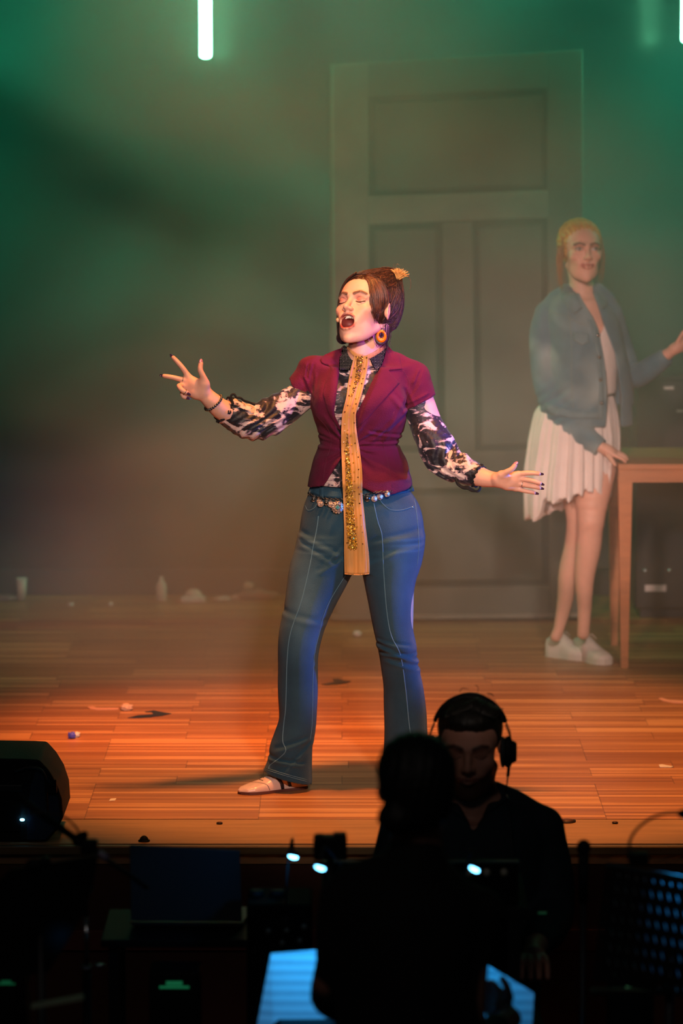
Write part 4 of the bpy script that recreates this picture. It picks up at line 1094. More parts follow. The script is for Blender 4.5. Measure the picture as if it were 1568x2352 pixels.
    for a, b in zip(pts[:-1], pts[1:]):
        acc += np.linalg.norm(b - a)
        if acc > .0062:
            acc = 0; k += 1; dirv = Vector(b - a).normalized(); n_ = Vector((0, -1, 0)) if k % 2 else Vector((0, -.4, 1)); sdv = dirv.cross(n_).normalized()
            mb.tube([Vector(b) + dirv * math.cos(t) * .0048 + sdv * math.sin(t) * .003 for t in np.linspace(0, 2 * PI, 10, endpoint=False)], .0010, 5, True)
    belt = mb.build('chain_belt', M_dsil, root, True)
    M_coin = mat('coin_silver', lin((215, 190, 180)), .3, .9, bump=.6, bscale=300)
    def coin(px, py, r, dark=False):
        h_ = hit(ba_, px, py); h_ = h_ if h_ is not None else W(px, py, -.12)
        h_ = h_ - np.array([0, .010, 0]); mb = MB(); mb.cyl(h_, h_ + [0, -.0016, 0], r, seg=20); mb.tube([h_ + np.array([math.cos(t) * r, -.0012, math.sin(t) * r]) for t in np.linspace(0, 2 * PI, 20, endpoint=False)], .0009, 5, True)
        mb.tube([h_ + np.array([math.cos(t) * .002, -.0006, math.sin(t) * .0025 + r + .002]) for t in np.linspace(0, 2 * PI, 10, endpoint=False)], .0007, 5, True)
        mb.build('coin', M_dsil if dark else M_coin, belt, True)
    for c_ in ((720, 1146, .0065, 1), (736, 1156, .0092, 0), (749, 1154, .007, 1), (759, 1157, .0085, 0), (731, 1150, .005, 0), (843, 1144, .0092, 1), (859, 1145, .0088, 0), (872, 1140, .0092, 0), (889, 1134, .0078, 0), (711, 1132, .006, 1), (822, 1146, .007, 0)): coin(*c_)
    h_ = hit(ba_, 775, 1164) - np.array([0, .012, 0]); mb = MB(); r = .0182
    mb.cyl(h_, h_ + [0, -.002, 0], r, seg=28)
    for kk in range(14):
        a = 2 * PI * kk / 14; mb.ball(h_ + np.array([math.cos(a) * r * .95, -.002, math.sin(a) * r * .95]), .0030, (1, .6, 1), 8); mb.ball(h_ + np.array([math.cos(a) * r * .58, -.0025, math.sin(a) * r * .58]), .0026, (1, .6, 1), 8)
    md = mb.build('medallion', M_coin, belt, True)
    mb = MB(); 
    for a in range(4): mb.ball(h_ + np.array([math.cos(a * PI / 2) * .0035, -.0035, math.sin(a * PI / 2) * .0035]), .0026, (1, .6, 1), 8)
    mb.build('turquoise_stone', mat('turquoise', lin((70, 170, 170)), .3), md, True)
    # ---------- scarf
    rows = [(817, 815, 844.5), (832, 810, 845), (851, 805, 842), (880, 800, 836), (911, 796, 828), (940, 789, 819), (956, 786, 816), (982, 784.5, 817), (1006, 784, 820), (1035, 784.5, 825), (1078, 786, 830), (1110, 787, 831), (1137, 788.5, 831), (1185, 790, 836), (1215, 791, 839), (1256, 791, 844), (1290, 791.5, 847), (1318, 792, 847.5)]
    q = spline(rows, 5); allb = bvh_of(vest, blouse, jeans, body); dep = []
    for y, a, b in q:
        hs = [hit(allb, x, min(y, 1285)) for x in np.linspace(a + 1, b - 1, 5)]; hs = [h_[1] for h_ in hs if h_ is not None]
        dep.append(min(hs) if hs else (dep[-1] if dep else Y0 - .1))
    dep = np.array(dep)
    for _ in range(12): dep[1:-1] = np.minimum(dep[1:-1], (dep[:-2] + dep[2:]) / 2)
    dep -= .016
    nc = 17; Vv = []; 
    for (y, a, b), D in zip(q, dep):
        for k in range(nc):
            u = k / (nc - 1); fold = .0030 * math.sin(u * 13 + y * .006) + .002 * math.sin(u * 27 + 1 + y * .01)
            Vv.append(P(a + (b - a) * u, y + (2.5 * math.sin(u * PI) if y > 1300 else 0), D + fold))
    n0 = len(Vv); Vv = Vv + [v + np.array([0, .0022, 0]) for v in Vv]; Fc = []; nr = len(q)
    for i in range(nr - 1):
        for k in range(nc - 1):
            a = i * nc + k; Fc += [[a, a + nc, a + nc + 1, a + 1], [n0 + a + 1, n0 + a + nc + 1, n0 + a + nc, n0 + a]]
        Fc += [[i * nc, n0 + i * nc, n0 + (i + 1) * nc, (i + 1) * nc], [i * nc + nc - 1, (i + 1) * nc + nc - 1, n0 + (i + 1) * nc + nc - 1, n0 + i * nc + nc - 1]]
    for k in range(nc - 1): Fc += [[k, k + 1, n0 + k + 1, n0 + k], [(nr - 1) * nc + k + 1, (nr - 1) * nc + k, n0 + (nr - 1) * nc + k, n0 + (nr - 1) * nc + k + 1]]
    M_sc = mat('gold_chiffon', lin((226, 158, 84)), .5, .0, vary=.1, vscale=30, stretch=(6, 1, .5), sheen=.3, alpha=.88)
    M_sc2 = mat('gold_chiffon_inner', lin((214, 148, 84)), .5, vary=.1, vscale=40, stretch=(6, 1, .5), sheen=.2)
    scarf = from_py('scarf', Vv, Fc, M_sc, root, True)
    # inner folded layer
    qi = [(r_[0], r_[1] + (r_[2] - r_[1]) * .22, r_[1] + (r_[2] - r_[1]) * .80) for r_ in rows if r_[0] < 1295]; qi[-1] = (1290, 806, 835)
    q2 = spline(qi, 5); mbv = []; nc2 = 7
    for y, a, b in q2:
        D = np.interp(y, q[:, 0], dep) + .005
        for k in range(nc2): mbv.append(P(a + (b - a) * k / (nc2 - 1), y, D + .001 * math.sin(k * 2)))
    n0 = len(mbv); mbv += [v + np.array([0, .0015, 0]) for v in mbv]; Fc = []
    for i in range(len(q2) - 1):
        for k in range(nc2 - 1):
            a = i * nc2 + k; Fc += [[a, a + nc2, a + nc2 + 1, a + 1], [n0 + a + 1, n0 + a + nc2 + 1, n0 + a + nc2, n0 + a]]
    from_py('scarf_lining', mbv, Fc, M_sc2, scarf, True)
    # borders
    mb = MB()
    for side in (1, 2): mb.tube([P(r_[side], r_[0], np.interp(r_[0], q[:, 0], dep) - .0005) for r_ in q], .0013, 5)
    mb.tube([P(791 + (847.5 - 791) * u, 1318 + 2.5 * math.sin(u * PI), dep[-1] - .0005) for u in np.linspace(0, 1, 8)], .0013, 5)
    mb.build('scarf_hem', mat('gold_hem', lin((236, 168, 92)), .5), scarf, True)
    # sequins
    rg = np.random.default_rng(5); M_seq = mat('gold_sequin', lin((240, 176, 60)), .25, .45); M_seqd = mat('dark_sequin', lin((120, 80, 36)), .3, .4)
    def seq(mb, x, y, r, D):
        n_ = Vector((rg.normal(0, .35), -1, rg.normal(0, .35))).normalized(); u = n_.orthogonal().normalized(); v = n_.cross(u); c_ = Vector(P(x, y, D)); b_ = len(mb.V)
        for t in range(6): mb.V.append(tuple(c_ + (u * math.cos(t * PI / 3) + v * math.sin(t * PI / 3)) * r))
        for t in range(6): mb.V.append(tuple(c_ - n_ * .0006 + (u * math.cos(t * PI / 3) + v * math.sin(t * PI / 3)) * r))
        mb.F += [[b_ + t for t in range(6)], [b_ + 6 + t for t in range(6)][::-1]] + [[b_ + t, b_ + 6 + t, b_ + 6 + (t + 1) % 6, b_ + (t + 1) % 6] for t in range(6)]
    m1, m2 = MB(), MB()
    cen = lambda y: np.interp(y, [817, 860, 890, 910, 1000, 1060, 1110, 1180, 1260], [827, 822, 815, 806, 797, 799, 802, 804, 810])
    wid = lambda y: np.interp(y, [817, 850, 870, 900, 915, 985, 1020, 1100, 1180, 1258, 1262], [7, 5, 5, 3, .3, .5, 3, 6, 9, 10, 4])
    den = lambda y: np.interp(y, [817, 870, 905, 915, 985, 1000, 1262], [1, 1, .35, .05, .05, 1, 1])
    for _ in range(2600):
        y = rg.uniform(818, 1262)
        if rg.uniform() > den(y) * wid(y) / 9: continue
        x = cen(y) + rg.uniform(-1, 1) * wid(y)
        D = np.interp(y, q[:, 0], dep) - .0045 - rg.uniform(0, .002)
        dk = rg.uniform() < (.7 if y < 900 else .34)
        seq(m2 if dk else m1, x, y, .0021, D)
    for y in np.arange(824, 1262, 21.):
        a, b = np.interp(y, q[:, 0], q[:, 1]), np.interp(y, q[:, 0], q[:, 2])
        for u in (.16, .84): seq(m2, a + (b - a) * u + rg.uniform(-2, 2), y + rg.uniform(-6, 6), .0026, np.interp(y, q[:, 0], dep) - .0045)
        if rg.uniform() < .8: seq(m1, a + (b - a) * .62, y + 8, .0028, np.interp(y, q[:, 0], dep) - .0045)
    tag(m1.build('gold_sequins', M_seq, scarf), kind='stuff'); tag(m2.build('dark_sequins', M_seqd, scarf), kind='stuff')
    # neck wrap of the scarf
    nb_ = bvh_of(body, blouse)
    for ol in ([(797, 793), (806, 803), (820, 812), (834, 815), (833, 824), (816, 822), (806, 812), (796, 801)], [(842, 816), (860, 808), (874, 799), (884, 790), (887, 798), (876, 808), (862, 817), (847, 825), (842, 824)]):
        drape('scarf_neckband', ol, nb_, .008, .004, M_sc2, scarf, 3)
    # ---------- hair
    M_hair = mat('brown_hair', lin((58, 36, 28)), .42, vary=.3, vscale=60, bump=.4, bscale=120, spec=.5)
    M_hairl = mat('hair_highlight', lin((112, 66, 44)), .40, vary=.3, vscale=60, spec=.5)
    M_blond = mat('hair_tips', lin((236, 176, 104)), .5)
    G = Field(); Hh = Local(G, fr)
    Hh.ell((0, .020, .040), (.0815, .099, .088), 0)
    G.ell(W(880, 660, .05), (.052, .060, .056), .03); G.ell(W(890, 700, .055), (.047, .058, .060), .03)
    G.ell(W(890, 738, .05), (.027, .04, .034), .03); G.ell(W(900, 640, .06), (.026, .035, .028), .02)
    Hh.ell((.018, .03, .075), (.052, .05, .045), .03)
    Hh.ell((0, -.132, -.002), (.0665, .094, .092), .006, op='s'); Hh.ell((-.062, -.045, -.05), (.040, .055, .06), .01, op='s'); Hh.ell((.066, -.040, -.055), (.034, .046, .05), .01, op='s')
    Hh.ell((.080, .002, -.012), (.022, .024, .032), .006, op='s'); Hh.ell((.03, -.02, -.115), (.07, .06, .035), .01, op='s')
    G.post(lambda X, d: d + .0004 * np.sin(np.arctan2(Hh.inv(X)[:, 0] - .012, Hh.inv(X)[:, 1] - .05) * 40 + Hh.inv(X)[:, 2] * 90))
    hair = mesh_field(G, .0028, 'hair', M_hair, root)
    hb = bvh_of(hair); ctr = Vector(Hh.w((.005, .03, .02)))
    rg = np.random.default_rng(11); lines = []; linesl = []
    def on_hair(w_, off=.001):
        w_ = Vector(w_); d_ = (w_ - ctr).normalized(); h_ = hb.ray_cast(ctr + d_ * .3, -d_)
        return np.array(h_[0] + d_ * off) if h_[0] is not None else np.array(w_)
    for i in range(1700):
        th = rg.uniform(-1.7, 3.1)
        if th < 1.45: st = Hh.w((.068 * math.sin(th), -.056 * math.cos(th) + .004, .094 * math.cos(th * .62)))
        else: st = Hh.w((.074 - .02 * (th - 1.45), .015 + .055 * (th - 1.45), -.035 - .035 * min(1, th - 1.45) + rg.uniform(-.02, .05)))
        en = W(906 + rg.normal(0, 11), 642 + rg.normal(0, 14), .05 + rg.normal(0, .02)); pts = []; b_ = rg.normal(0, .012, 3)
        o_ = .0003 + .0022 * rg.uniform()
        for t in np.linspace(0, 1, 6):
            pts.append(on_hair(st * (1 - t) + en * t + b_ * math.sin(PI * t), o_))
        lit = rg.uniform() < (.22 if abs(th) < 1.3 else .12)
        (linesl if lit else lines).append((pts, rg.uniform(.0004, .0011)))
    # face-framing sweep from the parting over the temple to the ear
    sb = bvh_of(body, hair); A_ = [(836, 634), (845, 648), (849, 672), (850, 696), (855, 718), (864, 742)]; B_ = [(852, 626), (874, 644), (888, 670), (892, 692), (887, 704), (876, 722)]
    for i in range(460):
        u = rg.uniform(0, 1) ** .85; p = []; off = .0015 + .006 * rg.uniform() * (1 - .5 * u)
        n_ = rg.normal(0, 1.0, 2)
        for kk, (a, b) in enumerate(zip(A_, B_)):
            q_ = np.array(a) * (1 - u) + np.array(b) * u + n_ + rg.normal(0, .5, 2) + (np.array([rg.normal(0, 3), rg.uniform(-26, 6) + 6 * u]) if kk == 5 else 0)
            h_ = hit(sb, q_[0], q_[1]); h_ = W(q_[0], q_[1], -.03) if h_ is None else h_
            p.append(h_ - np.array([0, off, 0]))
        (lines if rg.uniform() < .42 else linesl).append((p, rg.uniform(.0005, .0012)))
    for i in range(150):
        u = rg.uniform(0, 1)
        p = [(-.004 - .006 * u, -.070 + .012 * u, .100), (-.038 - .01 * u, -.070 + .015 * u, .074), (-.062 - .006 * u, -.054 + .01 * u, .034), (-.068 - .004 * u, -.046 + .012 * u, -.012), (-.070 - .003 * u, -.038 + .014 * u, -.050), (-.066, -.030 + .01 * u, -.080 - .02 * rg.uniform())]
        n_ = rg.normal(0, .0012, 3); lines.append(([Hh.w(np.array(v) + n_) for v in p], rg.uniform(.0006, .0012)))
    for i in range(70):
        x = rg.uniform(.01, .058); y_ = .05 + rg.uniform(-.02, .03); p = [Hh.w((x, y_, -.03)), Hh.w((x + .003, y_, -.065)), Hh.w((x + rg.uniform(-.012, .012), y_ + rg.uniform(-.02, .02), -.092 - rg.uniform(0, .03)))]
        lines.append((p, .0008))
    strands('hair_locks', lines, M_hair, hair, 3); strands('hair_highlights', linesl, M_hairl, hair, 3)
    tips = []
    for i in range(90):
        a = rg.uniform(-1.1, 1.5); b0 = W(916 + rg.uniform(-6, 4), 638 + rg.uniform(-6, 5), .01)
        l = rg.uniform(9, 24); e_ = W(914 + l * math.sin(a + .30) * 1.2, 632 - l * math.cos(a + .3) * .75, .0 + rg.uniform(-.02, .02)); m_ = (b0 + e_) / 2 + np.array([.002, 0, .003])
        tips.append(([b0, m_, e_], rg.uniform(.0008, .0016)))
    strands('hair_tips', tips, M_blond, hair)
    fl = [([W(925, 628, .06), W(941, 640, .05), W(943, 658, .05), W(938, 668, .05)], .0007), ([W(912, 625, .06), W(903, 612, .06), W(907, 603, .06)], .0006), ([W(860, 622, .04), W(880, 613, .04), W(905, 617, .05), W(915, 628, .05)], .0007), ([W(920, 626, .05), W(935, 630, .05), W(942, 645, .05)], .0007), ([W(905, 618, .05), W(912, 606, .05), W(920, 614, .05)], .0006)]
    strands('stray_hairs', fl, M_hairl, hair)
    # ---------- earrings and microphone
    def earring(cx, cy, dy, name, show=True):
        c_ = W(cx, cy, dy)
        def disc(cx, cy, ro, ri, oy, m, nm, par, y, e=1.18):
            c2 = W(cx, cy, y); mb = MB(); n = 40; V_ = []
            for (r_, o_, yy) in ((ro, 0, 0), (ri, oy, 0), (ri, oy, .003), (ro, 0, .003)):
                for k in range(n):
                    t = 2 * PI * k / n; V_.append((c2[0] + r_ / 747 * math.cos(t) * .92, c2[1] + yy, c2[2] + (r_ * math.sin(t) * e + o_) / 747))
            F_ = []
            for s_ in range(4):
                for k in range(n): F_.append([s_ * n + k, s_ * n + (k + 1) % n, ((s_ + 1) % 4) * n + (k + 1) % n, ((s_ + 1) % 4) * n + k])
            mb.V = V_; mb.F = F_; return mb.build(nm, m, par, True)
        o_ = disc(cx, cy, 15.5, 9, 2.5, mat('earring_brown', lin((78, 52, 66)), .35), name, root, dy)
        disc(cx + 1.8, cy + -4.5 + 2, 12.6, 6.2, 2.2, mat('earring_orange', lin((255, 122, 10)), .3), 'orange_ring', o_, dy - .006, 1.12)
        MB().tube([W(cx + 4, cy - 16, dy), W(cx + 9, cy - 24, dy + .01), W(cx + 13, cy - 30, dy + .02)], .0012, 6).build('earring_hook', M_sil, o_, True)
        return o_
    earring(874, 775, -.065, 'earring')
    c_ = W(787, 776, .035); MB().cyl(c_, c_ + [0, .003, 0], 15 / 747, seg=30).build('earring', mat('earring_dark', lin((52, 40, 50)), .4), root, True)
    mb = MB(); mb.tube([Hh.w((-.076, .0, .0)), Hh.w((-.068, -.035, -.03)), Hh.w((-.058, -.066, -.050))], .0012, 6); mb.build('microphone_wire', mat('mic_beige', lin((190, 140, 110)), .5), root, True)
    MB().ball(W(776, 735, -.075), .0062, (1, 1, 1.15), 12).build('headset_microphone', mat('mic_head', lin((226, 165, 125)), .5), root, True)
    return root

def ink_material():
    m, nt, N, L, b = nt_new('ink_print_fabric')
    tc = N.new('ShaderNodeTexCoord'); mp = N.new('ShaderNodeMapping'); mp.inputs['Rotation'].default_value = (0, .6, 0); mp.inputs['Scale'].default_value = (1, 1, 1.6)
    L.new(tc.outputs['Object'], mp.inputs[0])
    n = N.new('ShaderNodeTexNoise'); n.inputs['Scale'].default_value = 16; n.inputs['Detail'].default_value = 6; n.inputs['Roughness'].default_value = .62; n.inputs['Distortion'].default_value = 1.1
    L.new(mp.outputs[0], n.inputs['Vector'])
    mp2 = N.new('ShaderNodeMapping'); mp2.inputs['Rotation'].default_value = (0, .6, 0); mp2.inputs['Scale'].default_value = (18, 18, 130); L.new(tc.outputs['Object'], mp2.inputs[0])
    n2 = N.new('ShaderNodeTexNoise'); n2.inputs['Scale'].default_value = 1.0; n2.inputs['Detail'].default_value = 3; L.new(mp2.outputs[0], n2.inputs['Vector'])
    ad = N.new('ShaderNodeMath'); ad.operation = 'MULTIPLY_ADD'; ad.inputs[1].default_value = .22; L.new(n2.outputs['Fac'], ad.inputs[0]); L.new(n.outputs['Fac'], ad.inputs[2])
    cr = N.new('ShaderNodeValToRGB'); e = cr.color_ramp.elements
    e[0].position = .615; e[0].color = (*lin((24, 21, 30)), 1); e[1].position = .70; e[1].color = (*lin((228, 196, 188)), 1)
    cr.color_ramp.elements.new(.635).color = (*lin((90, 70, 86)), 1); cr.color_ramp.elements.new(.66).color = (*lin((196, 160, 160)), 1)
    L.new(ad.outputs[0], cr.inputs[0]); L.new(cr.outputs[0], b.inputs['Base Color'])
    b.inputs['Roughness'].default_value = .55; b.inputs['Sheen Weight'].default_value = .15
    n3 = N.new('ShaderNodeTexNoise'); n3.inputs['Scale'].default_value = 45; L.new(tc.outputs['Object'], n3.inputs['Vector'])
    bp = N.new('ShaderNodeBump'); bp.inputs['Strength'].default_value = .5; bp.inputs['Distance'].default_value = .01; L.new(n3.outputs['Fac'], bp.inputs['Height']); L.new(bp.outputs[0], b.inputs['Normal'])
    return m
SINGER = singer()

# ------------------------------------------------------------------ generic shoe
def make_shoe(heel, toe, root, leather, sole, name='shoe', hg=1.0, thick=.009, h=.003):
    heel = np.array(heel, float); toe = np.array(toe, float); heel[2] = toe[2]; ax = toe - heel; Ls = np.linalg.norm(ax); ax /= Ls; side = np.array([-ax[1], ax[0], 0.]); up = np.array([0, 0, 1.]); z0 = heel[2]
    G = Field()
    def fn(X):
        L = X - heel; u = (L @ ax) / Ls; v = L @ side; z = L[:, 2]
        w_ = np.interp(u, [-.02, .0, .06, .15, .4, .66, .82, .93, 1.0, 1.02], [.003, .018, .028, .033, .034, .042, .041, .034, .016, .003])
        h_ = np.interp(u, [-.02, .0, .1, .25, .38, .5, .66, .82, .95, 1.02], [.04, .060, .070, .076, .080, .064, .048, .040, .032, .018]) * hg
        k0 = (np.abs(v / w_) ** 2.6 + np.abs((z - h_ * .35) / (h_ * .65)) ** 2.6) ** (1 / 2.6)
        d = (k0 - 1) * np.minimum(w_, h_ * .5)
        d = np.maximum(d, np.maximum(u - 1.01, -.01 - u) * Ls)
        return np.maximum(d, thick * .8 - z)
    G.add('u', fn, heel + ax * Ls / 2 + up * .04, Ls * .62 + .04)
    s_ = mesh_field(G, h, name, leather, root)
    w_ = lambda u: float(np.interp(u, [0, .06, .15, .4, .66, .82, .93, 1.0], [.016, .028, .034, .034, .043, .042, .035, .014]))
    q = lambda u, v, z: heel + ax * (u * Ls) + side * v + up * z
    ol = [q(u, w_(u) + .001, .0005) for u in np.linspace(0, 1, 24)] + [q(u, -w_(u) - .001, .0005) for u in np.linspace(1, 0, 24)]
    MB().prism(ol, (0, 0, thick)).build('shoe_sole', sole, s_)
    mb = MB()
    for i in range(5):
        u = .40 + .07 * i; hh = float(np.interp(u, [.38, .5, .66, .82], [.080, .064, .048, .040])) * hg
        mb.tube([q(u, -.018, hh * .96), q(u + .02, 0, hh * 1.02), q(u, .018, hh * .96)], .0022, 5)
    mb.tube([q(.40, 0, .083 * hg), q(.37, .022, .086 * hg), q(.42, .034, .07 * hg)], .002, 5); mb.tube([q(.40, 0, .083 * hg), q(.37, -.022, .086 * hg), q(.42, -.034, .07 * hg)], .002, 5)
    mb.build('shoelace', leather, s_, True)
    return s_

# ------------------------------------------------------------------ woman in the denim jacket
def woman():
    YW = FL(1345, 1520)[1] - .02; sw = 614.
    W = lambda x, y, dy=0.0: P(x, y, YW + dy)
    r = lambda a: a / sw
    root = thing('person', FL(1330, 1518), 'fair-haired woman in a denim jacket and white skirt leaning at the wooden table', 'person')
    F = Field(); fr = head_matrix(1333, 577, YW - .03, 13, -4, 0, .98)
    H, lips, j = add_head(F, fr, 0, 'open', smile=1.0)
    F.tube([W(1326, 600, .02), W(1332, 640, .02), W(1340, 690, .02)], [r(27), r(26), r(33)], .02)
    F.tube([W(1268, 706, .03), W(1335, 680, .03), W(1400, 712, .03)], [r(16), r(28), r(16)], .03)
    F.loft([(W(0, 690)[2], W(1275, 0)[0], W(1395, 0)[0], YW + .02, .07), (W(0, 780)[2], W(1275, 0)[0], W(1415, 0)[0], YW, .09), (W(0, 900)[2], W(1283, 0)[0], W(1412, 0)[0], YW, .085), (W(0, 1000)[2], W(1268, 0)[0], W(1415, 0)[0], YW, .10), (W(0, 1060)[2], W(1265, 0)[0], W(1410, 0)[0], YW, .10)], .03)
    F.tube([W(1382, 1030), W(1362, 1120, -.05), W(1356, 1196, -.08)], [r(44), r(43), r(30)], .02, sp=4)
    F.tube([W(1356, 1196, -.08), W(1351, 1255, -.07), W(1342, 1330, -.06), W(1342, 1400, -.06), W(1339, 1455, -.05)], [r(29), r(29), r(22), r(16), r(14)], .015, sp=4)
    F.tube([W(1312, 1030, .02), W(1322, 1120, .02), W(1326, 1190, .01), W(1321, 1250, .03), W(1306, 1315, .04), W(1298, 1375, .04), W(1284, 1440, .04), W(1276, 1462, .04)], [r(44), r(36), r(26), r(25), r(24), r(19), r(13), r(13)], .012, sp=4)
    # arms
    F.tube([W(1265, 715, .02), W(1262, 830, .0), W(1282, 925, -.02), W(1335, 995, -.10), W(1368, 1020, -.13), W(1388, 1031, -.14)], [r(26), r(25), r(22), r(18), r(14), r(12)], .02, sp=4)
    F.tube([W(1397, 728, .03), W(1420, 800, .08), W(1452, 858, .06), W(1495, 840, .0), W(1532, 814, -.03), W(1546, 803, -.04)], [r(19), r(20), r(19), r(18), r(13), r(11.5)], .02, sp=4)
    wr = W(1390, 1032, -.14)
    hA = [[W(1408, 1044, -.165), W(1420, 1050, -.17), W(1430, 1055, -.17), W(1436, 1061, -.165)], [W(1411, 1040, -.15), W(1424, 1045, -.15), W(1434, 1050, -.15), W(1440, 1055, -.145)],
          [W(1411, 1036, -.135), W(1423, 1041, -.13), W(1432, 1045, -.125), W(1438, 1050, -.12)], [W(1408, 1034, -.12), W(1417, 1038, -.11), W(1424, 1042, -.105), W(1429, 1046, -.10)],
          [W(1396, 1046, -.165), W(1403, 1054, -.175), W(1408, 1062, -.18), W(1412, 1068, -.18)]]
    add_hand(F, wr, [(W(1398, 1037, -.145), .016), (W(1403, 1040, -.14), .014)], hA, 1, .0072)
    wr = W(1546, 802, -.04)
    hB = [[W(1570, 783, -.05), W(1582, 773, -.055), W(1592, 765, -.055), W(1600, 758, -.05)], [W(1571, 790, -.045), W(1585, 781, -.05), W(1596, 774, -.05), W(1605, 767, -.045)],
          [W(1571, 796, -.04), W(1584, 790, -.045), W(1595, 784, -.045), W(1603, 778, -.04)], [W(1568, 802, -.035), W(1578, 799, -.04), W(1587, 795, -.04), W(1594, 791, -.035)],
          [W(1556, 786, -.055), W(1562, 775, -.065), W(1567, 766, -.07), W(1573, 758, -.07)]]
    add_hand(F, wr, [(W(1556, 796, -.045), .016), (W(1562, 790, -.045), .014)], hB, 1, .0072)
    cf = head_colors(H, lips, j, lin((232, 178, 156)), lin((190, 88, 84)), lin((140, 92, 80)), lin((70, 44, 32)), 0, 'open', blush=.4, iris=(.10, .12, .12, .002))
    body = mesh_field(F, .0032, 'body', M_skin, root, cf)
    # skirt
    K = Field()
    M_skirt = mat('white_cotton', lin((240, 226, 220)), .85, vary=.06, vscale=10, bump=.3, bscale=90, sheen=.2)
    K.loft([(W(0, y)[2], W(a, 0)[0], W(b, 0)[0], YW + .01, ry) for y, a, b, ry in ((898, 1281, 1414, .088), (915, 1264, 1420, .105), (945, 1236, 1427, .125), (993, 1224, 1433, .14), (1035, 1219, 1430, .15), (1077, 1215, 1420, .16), (1110, 1214, 1413, .165), (1150, 1214, 1408, .17), (1195, 1216, 1408, .17))], .01, cap=.01, power=2.2)
    K.prism([(1195, 1200), (1200, 1184), (1224, 1184), (1236, 1178), (1246, 1142), (1270, 1141), (1304, 1136), (1328, 1122), (1348, 1118), (1368, 1120), (1382, 1131), (1392, 1139), (1403, 1130), (1410, 1108), (1440, 1098), (1450, 1320), (1195, 1320)], YW, YW + .02, 's', .004)
    K.prism([(1195, 1200), (1224, 1186), (1244, 1183), (1260, 1178), (1274, 1167), (1290, 1170), (1304, 1158), (1330, 1152), (1370, 1150), (1395, 1146), (1440, 1140), (1440, 1320), (1195, 1320)], YW, 99, 's', .004)
    sc = W(1335, 1000)
    def pl(X, d):
        th = np.arctan2(X[:, 0] - sc[0], -(X[:, 1] - YW)); t = np.clip((sc[2] + .12 - X[:, 2]) / .25, 0, 1)
        return d + (.0062 * np.sin(19 * th + 2 * np.sin(3 * th)) + .003 * np.sin(43 * th)) * (.25 + t) + .0016 * wob(X, 40.)
    K.post(pl)
    skirt = mesh_field(K, .0048, 'skirt', M_skirt, root)
    # top
    T = Field()
    T.loft([(W(0, y)[2], W(a, 0)[0], W(b, 0)[0], YW, ry) for y, a, b, ry in ((700, 1300, 1385, .085), (760, 1285, 1420, .108), (820, 1284, 1427, .115), (870, 1286, 1424, .105), (899, 1290, 1422, .100), (904, 1292, 1420, .098))], .01, cap=.012)
    T.prism([(1300, 660), (1330, 690), (1345, 725), (1362, 752), (1375, 765), (1384, 745), (1376, 715), (1365, 680), (1360, 650)], YW, 99, 's', .004)
    T.post(lambda X, d: d + .0012 * wob(X, 60., 1.))
    mesh_field(T, .0045, 'top', M_skirt, root)
    mb = MB(); 
    bsk = bvh_of(skirt); pts = seam_pts([(1340, 903), (1360, 905), (1380, 906), (1395, 906), (1412, 904)], bsk, .004)
    mb.tube(pts, .0075, 8).build('belt', M_blackp, root, True)
    # jacket
    Jk = Field()
    Jk.loft([(W(0, y)[2], W(a, 0)[0], W(b, 0)[0], YW + .005, ry) for y, a, b, ry in ((672, 1290, 1380, .075), (695, 1262, 1398, .098), (730, 1256, 1424, .118), (790, 1254, 1439, .132), (850, 1250, 1454, .136), (900, 1248, 1463, .138), (935, 1244, 1466, .138), (975, 1242, 1468, .138))], .01, cap=.01)
    Jk.tube([W(1300, 672, .02), W(1275, 690, .02), W(1258, 716, .02)], [r(20), r(22), r(26)], .02)
    Jk.tube([W(1372, 668, .02), W(1392, 688, .02), W(1404, 716, .03)], [r(18), r(20), r(22)], .02)
    c1 = W(1380, 1028, -.135); n1 = W(1392, 1034, -.14) - W(1350, 1005, -.11)
    Jk.tube([W(1256, 722, .01), W(1250, 775, .0), W(1259, 850, -.01), W(1276, 912, -.03), W(1296, 950, -.06), W(1338, 998, -.10), W(1384, 1032, -.135)], [r(30), r(35), r(40), r(41), r(39), r(30), r(21)], .012, sp=4, clip=[(c1, n1)])
    c2 = W(1531, 818, -.03); n2 = W(1546, 803, -.04) - W(1495, 842, .0)
    Jk.tube([W(1404, 724, .03), W(1425, 800, .08), W(1452, 864, .06), W(1495, 843, .0), W(1536, 814, -.03)], [r(28), r(30), r(27), r(26), r(19)], .012, sp=4, clip=[(c2, n2)])
    Jk.prism([(1318, 640), (1331, 679), (1345, 705), (1358, 726), (1371, 755), (1380, 805), (1387, 850), (1389, 890), (1388, 930), (1384, 990), (1424, 990), (1422, 945), (1423, 905), (1421, 881), (1417, 850), (1410, 811), (1398, 780), (1388, 755), (1378, 720), (1366, 690), (1356, 660), (1352, 640)], YW, YW + .02, 's', .003)
    Jk.prism([(1200, 930), (1236, 938), (1262, 955), (1310, 964), (1386, 967), (1400, 935), (1421, 933), (1466, 928), (1490, 920), (1490, 1005), (1383, 1006), (1340, 968), (1310, 975), (1270, 975), (1200, 975)], YW, 99, 's', .003, ymin=YW - .04)
    def jf(X, d):
        e = W(1285, 945, -.05); q_ = X - e; rr = np.linalg.norm(q_, axis=1)
        return d + .005 * np.exp(-(rr / .09) ** 2) * np.sin((q_[:, 0] * .6 - q_[:, 2] * .8) * 190) + .003 * wob(X, 30.)
    Jk.post(jf)
